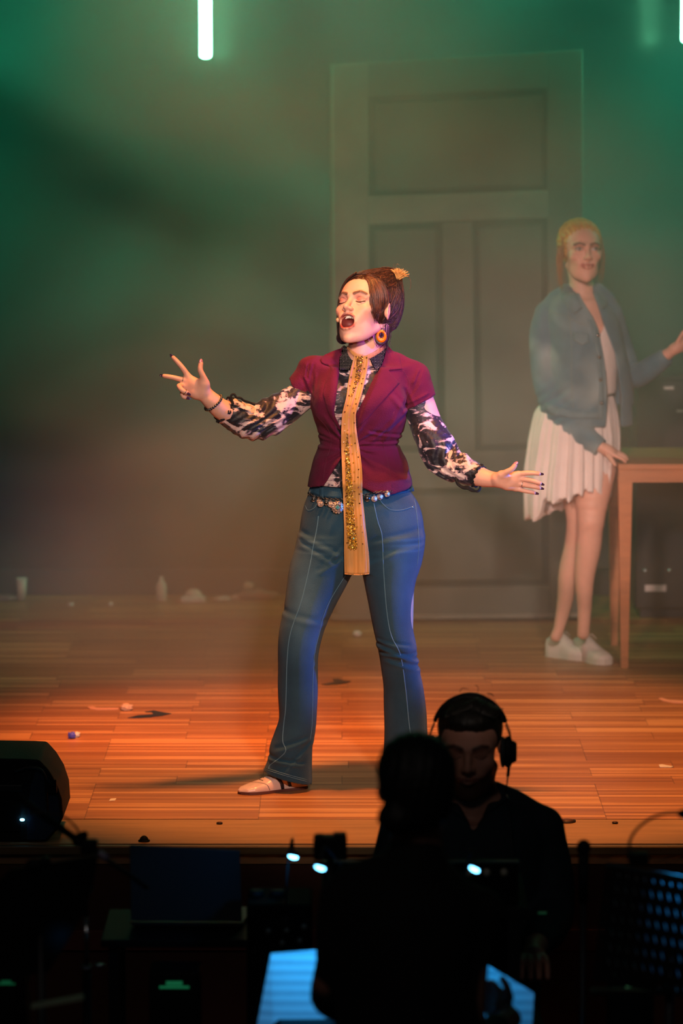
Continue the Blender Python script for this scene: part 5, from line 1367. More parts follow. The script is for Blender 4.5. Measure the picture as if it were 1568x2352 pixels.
    def jc(X):
        C = np.tile(np.array(lin((78, 120, 136))), (len(X), 1)); n = .5 + .5 * wob(X, 22.); n2_ = .5 + .5 * wob(X, 47., 2.)
        k = np.clip((n * .6 + n2_ * .4 - .50) * 2.6, 0, 1)[:, None]
        return C * (1 - .75 * k) + np.array(lin((166, 188, 188))) * .75 * k
    M_jk = mat('light_denim', attr=True, rough=.85, vary=.14, vscale=20, bump=.4, bscale=260, sheen=.15)
    jacket = mesh_field(Jk, .0045, 'denim_jacket', M_jk, root, jc)
    bj = bvh_of(jacket); M_jd = mat('light_denim_band', lin((98, 132, 142)), .85, vary=.15, vscale=30, bump=.4, bscale=260); M_js = mat('jacket_stitching', lin((120, 138, 132)), .8)
    drape('jacket_collar', [(1285, 660), (1300, 655), (1316, 662), (1328, 684), (1338, 706), (1326, 716), (1318, 722), (1305, 706), (1290, 690)], bj, .012, .005, M_jd, jacket, 5)
    drape('jacket_collar', [(1354, 656), (1368, 655), (1386, 672), (1396, 695), (1390, 706), (1380, 712), (1368, 690), (1358, 672)], bj, .012, .005, M_jd, jacket, 5)
    drape('breast_pocket', [(1315, 762), (1352, 766), (1354, 786), (1336, 794), (1316, 782)], bj, .005, .004, M_jd, jacket, 5)
    drape('button_band', [(1358, 735), (1371, 757), (1379, 806), (1387, 880), (1385, 962), (1373, 963), (1376, 880), (1368, 808), (1358, 760), (1348, 733)], bj, .003, .003, M_jd, jacket, 5)
    drape('waistband', [(1252, 924), (1310, 944), (1376, 948), (1376, 962), (1310, 961), (1262, 952), (1250, 940)], bj, .003, .003, M_jd, jacket, 6)
    mb = MB()
    for s2 in ([(1302, 700), (1308, 740), (1312, 800), (1312, 870), (1316, 940)],): mb.tube(seam_pts(s2, bj, .0002), .0013, 5)
    mb.build('jacket_seam', M_js, jacket, True)
    mb = MB(); mb.tube(seam_pts([(1262, 712), (1280, 722), (1300, 726), (1325, 740), (1350, 748)], bj, .0002), .0013, 5); mb.build('jacket_seam', M_js, jacket, True)
    for y in (770, 820, 872, 925):
        h_ = hit(bj, 1373 + (y - 770) * .05, y)
        if h_ is not None: MB().cyl(h_ - [0, .004, 0], h_ - [0, .007, 0], .007, seg=12).build('jacket_button', M_chrome, jacket, True)
    # shoes
    Ms = mat('white_sneaker', lin((236, 220, 212)), .6, vary=.05, vscale=20, bump=.1, bscale=80); Mso = mat('white_sole', lin((228, 214, 204)), .6)
    a, b = FL(1319, 1508), FL(1396, 1528); make_shoe(a, b, root, Ms, Mso, hg=1.12, thick=.022)
    a, b = FL(1257, 1506), FL(1352, 1517); make_shoe(a, b, root, Ms, Mso, hg=1.12, thick=.022)
    # hair
    M_bl = mat('blond_hair', lin((216, 156, 84)), .45, vary=.2, vscale=40, bump=.4, bscale=90); M_bl2 = mat('blond_hair_dark', lin((150, 106, 62)), .5)
    G = Field(); Hh = Local(G, fr)
    Hh.ell((0, .020, .036), (.0825, .099, .086), 0); Hh.ell((0, .075, .0), (.050, .040, .055), .03)
    Hh.ell((0, -.134, -.020), (.068, .094, .092), .008, op='s'); Hh.ell((0, -.02, -.12), (.10, .08, .06), .01, op='s')
    G.post(lambda X, d: d + .0018 * np.sin(np.arctan2(Hh.inv(X)[:, 0], Hh.inv(X)[:, 2] + .03) * 40))
    hair = mesh_field(G, .0035, 'hair', M_bl, root); hb = bvh_of(hair); ctr = Vector(Hh.w((0, .02, .02)))
    rg = np.random.default_rng(3); lines = []
    def on_hair(l, off=.001):
        w_ = Vector(Hh.w(l)); d_ = (w_ - ctr).normalized(); h_ = hb.ray_cast(ctr + d_ * .3, -d_)
        return np.array(h_[0] + d_ * off) if h_[0] is not None else np.array(w_)
    for i in range(170):
        th = rg.uniform(-1.5, 1.5); st = np.array((.072 * math.sin(th), -.070 * math.cos(th), .080 * math.cos(th * .7) - .008)); en = np.array((rg.normal(0, .02), .11, .0 + rg.normal(0, .02)))
        lines.append(([on_hair(st * (1 - t) + en * t + np.array((0, 0, .05 * math.sin(PI * t)))) for t in np.linspace(0, 1, 6)], rg.uniform(.0012, .0026)))
    strands('hair_locks', lines, M_bl, hair); lines = []
    for i in range(30):
        sx = -1 if i < 20 else 1; x = sx * (.068 + rg.uniform(-.004, .010)); y0 = -.02 + rg.uniform(-.02, .05)
        z1 = -.10 - rg.uniform(0, .07 if sx < 0 else .03)
        if i == 20: strands('loose_hair', lines, M_bl2, hair); lines = []
        lines.append(([Hh.w((x, y0, .05)), Hh.w((x + sx * .010, y0, -.0)), Hh.w((x + sx * .012, y0 + .004, -.05)), Hh.w((x + sx * rg.uniform(-.004, .020), y0 + .01, z1))], rg.uniform(.0010, .0020)))
    strands('loose_hair', lines, M_bl2, hair)
    return root
woman()

# ------------------------------------------------------------------ people and gear in the pit
M_darksh = mat('navy_shirt', lin((30, 44, 52)), .85, vary=.1, vscale=12, bump=.3, bscale=200)
M_blk = mat('black_cloth', lin((9, 9, 11)), .9, bump=.2, bscale=150)
M_trs = mat('black_trousers', lin((16, 17, 20)), .85)
def seated(root, W, sc, hip, foot_y, z_seat, name_tr='trousers', mats=None):
    """thighs, shins and shoes of a seated figure; hip = (x, Y, z)"""
    T = Field(); x, Y, z = hip; d = foot_y
    for sx in (-1, 1):
        kx = x + sx * .13; T.tube([(x + sx * .08, Y, z + .08), (kx, Y + d * .44, z + .085), ], [.095, .07], .03); T.tube([(kx, Y + d * .44, z + .085), (kx + sx * .01, Y + d * .40, Z_PIT + .09)], [.068, .052], .02)
    T.ell((x, Y, z + .09), (.17, .12, .10), .04)
    mesh_field(T, .008, name_tr, M_trs, root)
    for sx in (-1, 1):
        h_ = np.array((x + sx * .14, Y + d * .36, Z_PIT)); make_shoe(h_, h_ + np.array([sx * .02, d * .26, 0]), root, M_trs, M_blackp, h=.005)
    st = thing('stool', (x, Y, Z_PIT), mats, 'stool')
    zs = z - .012
    MB().cyl((x, Y, zs - .05), (x, Y, zs), .16, seg=28).build('seat', mat('stool_vinyl', lin((20, 20, 22)), .5), st, True)
    MB().cyl((x, Y, Z_PIT + .12), (x, Y, zs - .05), .018, seg=12).build('column', M_black, st, True)
    for k in range(3):
        a = k * 2 * PI / 3 + .4; MB().tube([(x, Y, Z_PIT + .16), (x + .2 * math.cos(a), Y + .2 * math.sin(a), Z_PIT + .012)], .010, 8).build('leg', M_black, st, True)

def man():
    Y = 9.8; s = 888.; W = lambda x, y, dy=0.0: P(x, y, Y + dy); r = lambda a: a / s
    zc = W(1080, 1712)[2]; zs = zc - .80
    root = thing('person', (W(1090, 0)[0], Y, Z_PIT), 'bearded man in a dark shirt and headphones looking down at the console', 'person')
    F = Field(); fr = head_matrix(1079, 1712, Y - .03, -5, 9, 0, 1.06)
    H, lips, j = add_head(F, fr, 0, 'closed', male=True)
    F.tube([W(1082, 1760, .03), W(1084, 1810, .02), W(1086, 1850, .02)], [r(54), r(54), r(62)], .02)
    F.tube([W(920, 1905, .02), W(1086, 1862, .02), W(1250, 1892, .02)], [r(40), r(62), r(40)], .03)
    F.loft([(W(0, 1880)[2], W(930, 0)[0], W(1240, 0)[0], Y, .10), (W(0, 2050)[2], W(940, 0)[0], W(1235, 0)[0], Y, .115), (zs + .12, W(950, 0)[0], W(1225, 0)[0], Y, .12), (zs + .02, W(945, 0)[0], W(1230, 0)[0], Y, .12)], .03)
    eL, eR = W(905, 2120, -.06), W(1262, 2110, -.06)
    wL, wR = np.array([W(985, 0)[0], 9.30, eL[2] + .02]), np.array([W(1215, 0)[0], 9.30, eR[2] + .02])
    F.tube([W(930, 1912, .02), W(905, 2010), eL, (eL + wL) / 2, wL], [.042, .042, .038, .034, .026], .02); F.tube([W(1242, 1912, .02), W(1262, 2010), eR, (eR + wR) / 2, wR], [.042, .042, .038, .034, .026], .02)
    for w_, sx in ((wL, 1), (wR, -1)):
        hd = [[w_ + np.array([k * .018 - .03, -.075, .0]), w_ + np.array([k * .020 - .033, -.105, -.004]), w_ + np.array([k * .021 - .035, -.13, -.016]), w_ + np.array([k * .021 - .035, -.143, -.032])] for k in range(4)]
        hd.append([w_ + np.array([sx * .035, -.035, -.004]), w_ + np.array([sx * .05, -.06, -.01]), w_ + np.array([sx * .052, -.085, -.018])])
        add_hand(F, w_, [(w_ + np.array([0, -.04, 0]), .024)], hd, 1, .009)
    cf = head_colors(H, lips, j, lin((196, 138, 116)), lin((150, 92, 82)), lin((150, 100, 84)), lin((30, 22, 18)), 0, 'closed', blush=.15, beard=(*lin((40, 28, 22)), .85))
    body = mesh_field(F, .0034, 'body', M_skin, root, cf)
    T = Field()
    T.loft([(W(0, y)[2], W(a, 0)[0], W(b, 0)[0], Y, ry) for y, a, b, ry in ((1838, 1000, 1170, .08), (1860, 950, 1225, .10), (1900, 920, 1262, .125), (1960, 915, 1266, .14), (2050, 918, 1262, .145), (2150, 925, 1255, .15))] + [(zs + .03, W(925, 0)[0], W(1255, 0)[0], Y, .15)], .01, cap=.02)
    T.tube([W(1030, 1826, .04), W(1000, 1842, .03), W(935, 1890, .02)], [r(24), r(36), r(46)], .03); T.tube([W(1135, 1822, .04), W(1175, 1846, .03), W(1243, 1895, .02)], [r(26), r(34), r(43)], .03)
    T.tube([W(925, 1905, .02), W(905, 2010), eL, eL * .25 + wL * .75], [.062, .062, .060, .040], .02, sp=3); T.tube([W(1248, 1905, .02), W(1262, 2010), eR, eR * .25 + wR * .75], [.055, .060, .060, .040], .02, sp=3)
    T.prism([(1040, 1800), (1052, 1838), (1066, 1862), (1083, 1890), (1105, 1868), (1122, 1835), (1136, 1795)], Y, Y - .02, 's', .004)
    T.post(lambda X, d: d + .003 * wob(X, 26.))
    shirt = mesh_field(T, .006, 'shirt', M_darksh, root); bs = bvh_of(shirt)
    drape('collar', [(1136, 1796), (1146, 1812), (1166, 1836), (1128, 1862), (1110, 1872), (1088, 1890), (1106, 1862), (1124, 1832)], bs, .008, .005, M_darksh, shirt, 5)
    drape('collar', [(1034, 1800), (1022, 1820), (1010, 1840), (1050, 1872), (1080, 1890), (1062, 1858), (1048, 1835)], bs, .008, .005, M_darksh, shirt, 5)
    seated(root, W, s, (W(1090, 0)[0], Y + .02, zs), -1, zs, mats='black round stool under the man with headphones')
    # hair
    M_hm = mat('dark_hair', lin((34, 30, 24)), .5, vary=.3, vscale=40, bump=.5, bscale=80)
    G = Field(); Hh = Local(G, fr)
    Hh.ell((0, .018, .042), (.080, .096, .082), 0); Hh.ell((.0, -.035, .082), (.055, .055, .030), .02)
    Hh.ell((0, -.135, -.012), (.064, .092, .094), .006, op='s'); Hh.ell((0, -.04, -.12), (.10, .10, .07), .01, op='s'); 
    G.post(lambda X, d: d + .0006 * np.sin(Hh.inv(X)[:, 0] * 380 + 4 * np.sin(Hh.inv(X)[:, 1] * 60)) )
    hair = mesh_field(G, .0036, 'hair', M_hm, root)
    rg = np.random.default_rng(9); lines = []
    for i in range(80):
        x = rg.uniform(-.055, .055); lines.append(([Hh.w((x, -.040, .094)), Hh.w((x * 1.1 + .004, -.066, .114 - abs(x) * .4)), Hh.w((x * 1.15 + .014, -.045, .126 - abs(x) * .5 + rg.uniform(0, .006))), Hh.w((x * 1.1 + .022, .0, .124 - abs(x) * .5))], .0022))
    for wl in [([W(1096, 1592), W(1098, 1581), W(1094, 1574), W(1089, 1576)], .0010), ([W(1054, 1590), W(1062, 1581), W(1078, 1583)], .0012), ([W(1118, 1592), W(1128, 1594), W(1134, 1600)], .0016)]: strands('hair_wisp', [wl], M_hm, hair)
    strands('hair_locks', lines, M_hm, hair)
    # headphones
    hp = thing('headphones', Hh.w((0, 0, 0)), 'black over-ear headphones worn by the bearded man', 'headphones')
    pts = [Hh.w((.090 * math.sin(a), .010, .030 + .094 * math.cos(a))) for a in np.linspace(-1.25, 1.25, 26)]
    mb = MB()
    for o_ in (-.008, 0, .008): mb.tube([p + fr[0] @ np.array([0, o_, 0]) for p in pts], .0052, 8)
    mb.build('headband', M_blackp, hp, True)
    for sx in (-1, 1):
        mb = MB()
        for o_ in (-.012, .012): mb.tube([Hh.w((sx * .086, .010 + o_, .056)), Hh.w((sx * .096, .010 + o_, .030)), Hh.w((sx * .098, .010 + o_, .012))], .0018, 6)
        mb.build('yoke', M_black, hp, True)
        mb = MB(); mb.ball(Hh.w((sx * .092, .008, -.018)), .04, (.42, .8, 1.05), 20, Matrix(fr[0].tolist())); mb.cyl(Hh.w((sx * .104, .008, -.018)), Hh.w((sx * .113, .008, -.018)), .030, .024, 20); cup = mb.build('ear_cup', M_blackp, hp, True)
        MB().ball(Hh.w((sx * .080, .006, -.018)), .038, (.24, .85, 1.1), 18, Matrix(fr[0].tolist())).build('ear_pad', mat('ear_pad', lin((38, 46, 46)), .7), cup, True)
    mb = MB(); mb.tube([Hh.w((.094, .008, -.055)), Hh.w((.092, .006, -.080))], .0042, 8); mb.tube(spline([Hh.w((.092, .006, -.080)), Hh.w((.089, .0, -.105)), Hh.w((.088, .0, -.125)), W(1168, 1850, -.10), W(1180, 2000, -.17)], 6), .0018, 6); mb.build('cable', M_black, hp, True)
man()

def conductor():
    Y = 7.84; s = 1105.; W = lambda x, y, dy=0.0: P(x, y, Y + dy); r = lambda a: a / s
    zc = W(955, 1800)[2]; zs = zc - .76
    root = thing('person', (W(960, 0)[0], Y, Z_PIT), 'person in black seen from behind between the two blue-lit score sheets', 'person')
    F = Field(); fr = head_matrix(953, 1806, Y, 190, 6, 0, .97)
    H, lips, j = add_head(F, fr, 0, 'open')
    F.tube([W(958, 1850), W(958, 1920, .01), W(956, 1970, .01)], [r(56), r(58), r(66)], .03)
    F.tube([W(835, 2085), W(956, 2010), W(1070, 2095)], [r(28), r(56), r(26)], .03)
    F.loft([(W(0, 2050)[2], W(840, 0)[0], W(1040, 0)[0], Y, .08), (W(0, 2180)[2], W(810, 0)[0], W(1060, 0)[0], Y, .11), (zs + .1, W(810, 0)[0], W(1060, 0)[0], Y, .11), (zs + .02, W(800, 0)[0], W(1100, 0)[0], Y, .12)], .03)
    eL, eR = W(748, 2290, .04), W(1085, 2400, .05)
    wL = W(800, 2335, .34); wR = W(1172, 2340, .30)
    F.tube([W(815, 2095), W(778, 2180), eL, wL], [.036, .034, .030, .024], .02, sp=3); F.tube([W(1085, 2110), W(1084, 2220), eR, wR], [.036, .034, .030, .024], .02, sp=3)
    for w_, dx in ((wL, .04), (wR, -.03)):
        dirv = np.array([dx, .06, .02]); dirv /= np.linalg.norm(dirv); sd = np.array([0.35, -.2, .9]); sd -= dirv * (sd @ dirv); sd /= np.linalg.norm(sd)
        hd = [[w_ + dirv * .075 + sd * (.027 - k * .018), w_ + dirv * .102 + sd * (.029 - k * .019), w_ + dirv * .122 + sd * (.028 - k * .019) - [0, 0, .006], w_ + dirv * .136 + sd * (.026 - k * .019) - [0, 0, .014]] for k in range(4)]
        hd.append([w_ + dirv * .03 + sd * .034, w_ + dirv * .055 + sd * .05, w_ + dirv * .078 + sd * .055])
        add_hand(F, w_, [(w_ + dirv * .04, .022)], hd, 1, .0082)
    cf = head_colors(H, lips, j, lin((150, 105, 90)), lin((140, 80, 75)), lin((130, 90, 80)), lin((20, 15, 12)), 0, 'open')
    mesh_field(F, .004, 'body', M_skin, root, cf)
    T = Field()
    T.loft([(W(0, y)[2], W(a, 0)[0], W(b, 0)[0], Y, ry) for y, a, b, ry in ((1925, 900, 1012, .065), (1965, 880, 1030, .085), (2010, 815, 1056, .11), (2060, 775, 1120, .135), (2150, 760, 1112, .145), (2300, 772, 1092, .145))] + [(zs + .03, W(780, 0)[0], W(1120, 0)[0], Y, .15)], .01, cap=.02)
    T.tube([W(860, 2005), W(810, 2030), W(790, 2060)], [r(40), r(46), r(52)], .03); T.tube([W(1030, 2030), W(1075, 2070), W(1108, 2092)], [r(30), r(38), r(46)], .03)
    T.tube([W(790, 2070), W(770, 2130), W(770, 2210), eL, (eL + wL) / 2], [r(50), r(46), r(43), r(36), r(34)], .02, sp=3); T.tube([W(1108, 2092), W(1088, 2190), W(1066, 2290), eR, (eR * .4 + wR * .6)], [r(46), r(40), r(38), r(44), r(36)], .02, sp=3)
    T.post(lambda X, d: d + .003 * wob(X, 24.))
    mesh_field(T, .007, 'black_jumper', M_blk, root)
    seated(root, W, s, (W(960, 0)[0], Y - .02, zs), 1, zs, mats='black round stool under the person in black')
    M_hm = mat('black_hair', lin((14, 12, 12)), .55, bump=.5, bscale=80)
    G = Field(); Hh = Local(G, fr)
    Hh.ell((0, .014, .036), (.0845, .098, .083), 0); Hh.ell((0, .045, -.01), (.078, .060, .085), .03); Hh.ell((.050, .055, -.060), (.042, .04, .036), .012)
    Hh.ell((0, -.130, -.012), (.066, .094, .094), .008, op='s'); 
    G.post(lambda X, d: d + .0015 * np.sin(Hh.inv(X)[:, 0] * 300 + Hh.inv(X)[:, 2] * 60))
    mesh_field(G, .004, 'hair', M_hm, root)
conductor()

BLUE = (.02, .42, 1.0)
M_bulb = mat('blue_led', (1, 1, 1), .4, emit=(.16, .62, 1.0), estr=9)
M_paper = mat('score_paper', lin((236, 238, 240)), .8)
def thin_paper():
    m, nt, N, L, b = nt_new('thin_paper'); b.inputs['Base Color'].default_value = (.8, .8, .82, 1); b.inputs['Roughness'].default_value = .8
    tr = N.new('ShaderNodeBsdfTranslucent'); tr.inputs[0].default_value = (.7, .75, .8, 1); mx = N.new('ShaderNodeMixShader'); mx.inputs[0].default_value = .45
    L.new(b.outputs[0], mx.inputs[1]); L.new(tr.outputs[0], mx.inputs[2]); L.new(mx.outputs[0], N['Material Output'].inputs['Surface']); return m
M_thin = thin_paper()
def ruled_paper():
    m, nt, N, L, b = nt_new('ruled_score')
    tc = N.new('ShaderNodeTexCoord'); sx = N.new('ShaderNodeSeparateXYZ'); L.new(tc.outputs['Object'], sx.inputs[0])
    wv = N.new('ShaderNodeTexNoise'); wv.inputs['Scale'].default_value = 1; mp = N.new('ShaderNodeMapping'); mp.inputs['Scale'].default_value = (60, 60, 260); L.new(tc.outputs['Object'], mp.inputs[0]); L.new(mp.outputs[0], wv.inputs['Vector'])
    mt = N.new('ShaderNodeMath'); mt.operation = 'MULTIPLY'; mt.inputs[1].default_value = 2 * PI / .021; L.new(sx.outputs[2], mt.inputs[0])
    sn = N.new('ShaderNodeMath'); sn.operation = 'SINE'; L.new(mt.outputs[0], sn.inputs[0])
    ad = N.new('ShaderNodeMath'); ad.operation = 'ADD'; L.new(sn.outputs[0], ad.inputs[0]); L.new(wv.outputs['Fac'], ad.inputs[1])
    cr = N.new('ShaderNodeValToRGB'); cr.color_ramp.elements[0].position = .55; cr.color_ramp.elements[0].color = (.8, .8, .82, 1); cr.color_ramp.elements[1].position = 1.25; cr.color_ramp.elements[1].color = (.56, .56, .60, 1)
    L.new(ad.outputs[0], cr.inputs[0]); L.new(cr.outputs[0], b.inputs['Base Color']); b.inputs['Roughness'].default_value = .8
    return m
M_score = ruled_paper()
def lamp(px, py, Y, base, label, tgt=None, power=0., ang=70, tilt=.35):
    """gooseneck stand light; its glowing head sits at (px, py)"""
    h_ = P(px, py, Y); t = thing('stand_light', h_, label, 'lamp')
    mb = MB(); mb.ball(h_, .0125, (1.0, .5, .50), 14, Matrix.Rotation(tilt, 3, 'Y')); mb.build('bulb', M_bulb, t, True)
    MB().ball(h_ + [0, .004, .006], .015, (1.15, .6, .45), 12, Matrix.Rotation(tilt, 3, 'Y')).build('lamp_shade', M_blackp, t, True)
    base = np.array(base, float); m_ = (h_ + base) / 2; m_[2] = h_[2] + .03
    pts = spline([h_ + [0, .006, .01], h_ * .7 + m_ * .3 + [0, .01, .03], m_ * .5 + base * .5 + [0, .01, .02], base], 6)
    MB().tube(pts, .003, 6).build('gooseneck', M_black, t, True); MB().box(base, (.025, .02, .03), bev=.004).build('clip', M_blackp, t)
    if power: 
        l = spot('stand_light_beam', h_ - [0, .012, .012], tgt, power, BLUE, ang, .6, .012); keep_world_light(l, t)
    return t
def keep_world_light(l, t):
    M = l.matrix_basis.copy(); l.parent = t; l.matrix_parent_inverse = Matrix.Translation(t.location).inverted()
def perforated(name, O, ux, uz, nx, nz, cell, th, m, parent, hole=.19, hz=.46, sl=.17):
    """plate of nx by nz cells with a slanted oval hole in each"""
    ux = np.array(ux) / np.linalg.norm(ux); uz = np.array(uz) / np.linalg.norm(uz); n_ = np.cross(ux, uz); V = []; F = []
    for i in range(nx):
        for k in range(nz):
            c_ = np.array(O) + ux * (i + .5) * cell[0] + uz * (k + .5) * cell[1]
            b_ = len(V); sq = [(1, 0), (1, 1), (0, 1), (-1, 1), (-1, 0), (-1, -1), (0, -1), (1, -1)]
            for q_ in (0, th):
                for a, z in sq: V.append(c_ + ux * a * cell[0] / 2 + uz * z * cell[1] / 2 + n_ * q_)
                for t in range(8):
                    a = t * PI / 4; V.append(c_ + ux * (math.cos(a) * hole * cell[0] / 2 * 1.2 - math.sin(a) * sl * cell[0]) + uz * math.sin(a) * hz * cell[1] / 2 * 1.2 + n_ * q_)
            for t in range(8):
                u = (t + 1) % 8
                F += [[b_ + t, b_ + u, b_ + 8 + u, b_ + 8 + t], [b_ + 24 + t, b_ + 24 + u, b_ + 16 + u, b_ + 16 + t], [b_ + 8 + t, b_ + 8 + u, b_ + 24 + u, b_ + 24 + t]]
    me = bpy.data.meshes.new(name); me.from_pydata([tuple(v) for v in V], [], F); bm = bmesh.new(); bm.from_mesh(me); bmesh.ops.remove_doubles(bm, verts=bm.verts, dist=1e-5); bm.to_mesh(me); bm.free()
    return link_mesh(name, me, m, parent, False)
def stand_base(t, x, Y, ztop):
    MB().cyl((x, Y, Z_PIT + .25), (x, Y, ztop), .009, seg=12).build('upper_tube', M_black, t, True); MB().cyl((x, Y, Z_PIT + .08), (x, Y, Z_PIT + .5), .013, seg=12).build('lower_tube', M_black, t, True)
    for k in range(3):
        a = k * 2 * PI / 3 + .5; MB().tube([(x, Y, Z_PIT + .2), (x + .24 * math.cos(a), Y + .24 * math.sin(a), Z_PIT + .012)], .008, 8).build('leg', M_black, t, True)

# conductor's stand with score sheets, tilted towards the seated person
def score_stand():
    Y = 8.42
    a, b = P(600, 2170, Y), P(1235, 2170, Y); zt = P(900, 2150, Y)[2]; zb = P(900, 2346, Y - .06)[2]
    t = thing('music_stand', ((a[0] + b[0]) / 2, Y, Z_PIT), 'wide black music stand in front of the person in black', 'music stand')
    q = [P(592, 2400, Y - .075), P(1232, 2400, Y - .075), P(1222, 2282, Y - .02), P(1110, 2216, Y + .01), P(905, 2176, Y + .015), P(626, 2192, Y + .01)]
    MB().prism([v + [0, .012, 0] for v in q], (0, .004, 0)).build('desk', M_blackp, t)
    MB().box(((P(640, 0, Y)[0] + P(1080, 0, Y)[0]) / 2, Y - .085, P(0, 2352, Y - .07)[2]), (P(1080, 0, Y)[0] - P(640, 0, Y)[0], .05, .014)).build('ledge', M_blackp, t)
    stand_base(t, (a[0] + b[0]) / 2, Y + .03, q[0][2] + .1)
    def sheet(pts, label, m):
        v = [P(x_, y_, Y + dy) for x_, y_, dy in pts]; o = MB().prism(v, (0, .0015, 0)).build('score_sheet', m)
        return tag(o, label, 'sheet music', 'score sheets on the wide stand')
    sheet([(622, 2190, .0), (905, 2168, .0), (905, 2340, -.058), (640, 2341, -.058), (628, 2352, -.062), (588, 2392, -.066), (582, 2398, -.066)], 'blue-lit ruled score sheet by the elbow of the person in black, nearer the laptop', M_score)
    sheet([(1040, 2168, .0), (1118, 2216, .0), (1226, 2281, -.03), (1219, 2398, -.066), (1040, 2398, -.066)], 'blue-lit score sheet seen past the hand of the person in black, nearer the perforated stand', M_score)
    lamp(735, 1993, Y - .10, P(815, 2122, Y + .02), 'glowing blue stand light just below the small black camera', P(700, 2270, Y - .03), 5, 66)
    lamp(1089, 1996, Y - .10, P(1060, 2122, Y + .02), 'glowing blue stand light in front of the console knobs', P(1150, 2260, Y - .03), 3, 62, .5)
score_stand()
lamp(673, 1968, 8.9, P(655, 2120, 8.95), 'glowing blue stand light nearest the laptop', P(440, 2090, 9.3), .5, 60, .25)

# perforated stand at the side
def perforated_stand():
    Y = 8.3
    tl = P(1392, 1984, Y); tr = P(1620, 2024, Y - .1); ux = tr - tl; ux /= np.linalg.norm(ux)
    down = np.array([.02, -.12, -1.0]); down -= ux * (down @ ux); down /= np.linalg.norm(down)
    cell = (.0205, .0325); nx, nz = 15, 8; H = nz * cell[1]
    t = thing('music_stand', ((tl + tr) / 2)[:2].tolist() + [Z_PIT], 'black perforated music stand with blue light showing through its holes', 'music stand')
    O = tl + down * H
    perforated('desk', O, ux, -down, nx, nz, cell, .0015, M_blackp, t)
    w_ = nx * cell[0]
    MB().tube([tl, tl + ux * w_], .004, 6).build('desk_rim', mat('rim_grey', lin((70, 72, 66)), .5), t, True)
    n_ = np.cross(ux, -down); n_ = n_ if n_[1] > 0 else -n_
    q = [tl + ux * .018 + down * .02 + n_ * .02, tl + ux * (w_ + .02) + down * .02 + n_ * .02, tl + ux * (w_ + .02) + down * (H - .02) + n_ * .02, tl + ux * .018 + down * (H - .02) + n_ * .02]
    o = MB().prism(q, n_ * .0015).build('score_sheet', M_thin); tag(o, 'score sheet behind the perforated music stand, glimpsed through its holes', 'sheet music')
    MB().box(tl + ux * w_ / 2 + down * H + n_ * .02, (w_, .045, .006)).build('ledge', M_blackp, t)
    stand_base(t, (tl + ux * w_ / 2)[0], (tl + ux * w_ / 2)[1] + .02, (tl + down * H * .6)[2])
    lp = thing('stand_light', P(1466, 1970, Y - .02), 'black stand light on a long curved neck arching above the perforated stand', 'lamp')
    MB().box(P(1466, 1972, Y - .03), (.045, .03, .028), bev=.007).build('clip', M_blackp, lp)
    pts = spline([P(1444, 1962, Y - .01), P(1447, 1930, Y), P(1462, 1905, Y), P(1490, 1882, Y), P(1525, 1869, Y + .01), P(1562, 1867, Y + .02)], 7)
    MB().tube(pts, .0032, 8).build('gooseneck', M_black, lp, True)
    h_ = P(1576, 1869, Y + .03); MB().ball(h_, .018, (1.2, .8, .6), 14).build('lamp_shade', M_blackp, lp, True)
    MB().ball(h_ - [0, -.006, .008], .009, (1, .6, .5), 10).build('bulb', M_bulb, lp, True)
    l = spot('stand_light_beam', h_ + [0.0, .05, -.01], tl + ux * w_ * .80 + down * .05 + n_ * .02, 6, BLUE, 84, .8, .01); keep_world_light(l, lp)
perforated_stand()

# console in front of the man
def console():
    Y = 9.0; a, b = P(742, 1976, Y), P(1190, 1979, Y); zt = a[2]; zb = zt - .11
    t = thing('mixing_console', ((a[0] + b[0]) / 2, Y + .15, zb), 'dark mixing console in front of the man with headphones', 'console')
    mb = MB(); x0, x1 = a[0], b[0]
    prof = [(0, zb), (.0, zt), (.02, zt), (.10, zt - .035), (.30, zb + .03), (.30, zb)]
    mb.prism([(x0, Y + u, z) for u, z in prof], (x1 - x0, 0, 0)).build('chassis', mat('console_grey', lin((9, 11, 13)), .8, spec=.1), t)
    MB().box(((x0 + x1) / 2, Y - .002, zt - .003), (x1 - x0 + .004, .008, .006)).build('top_trim', mat('console_trim', lin((60, 84, 84)), .4), t)
    Mk = mat('knob_grey', lin((170, 165, 140)), .5); 
    for i, px in enumerate((797, 836, 876, 916, 956, 997, 1037, 1077, 1117, 1157)):
        c_ = P(px, 2002, Y - .002); kb = MB().cyl(c_ + [0, .002, 0], c_ - [0, .016, 0], .0095, .0085, 18).build('knob', Mk, t, True)
        MB().box(c_ - [0, .017, -.004], (.0015, .002, .007)).build('pointer', M_white, kb)
    for px, py in ((1197, 2093), (1245, 2097), (762, 2020)):  # green glints on the console, built as faintly glowing bars
        MB().box(P(px, py, Y - .003) if py < 2050 else P(px, py, Y + .0), (.02, .004, .004)).build('glint_bar', mat('dim_green_glint', lin((40, 90, 60)), .4, emit=(.03, .22, .09), estr=.10), t)
    tb = thing('console_table', ((a[0] + b[0]) / 2, Y + .2, Z_PIT), 'black table carrying the mixing console', 'table')
    MB().box(((x0 + x1) / 2 + .01, Y + .17, zb - .014), (x1 - x0 + .03, .40, .026), bev=.004).build('tabletop', M_blk, tb)
    for sx in (-1, 1):
        for yy in (Y - .02, Y + .36): MB().box(((x0 + x1) / 2 + sx * ((x1 - x0) / 2 - .01), yy, (Z_PIT + zb - .027) / 2), (.03, .03, zb - .027 - Z_PIT)).build('leg', M_black, tb)
console()
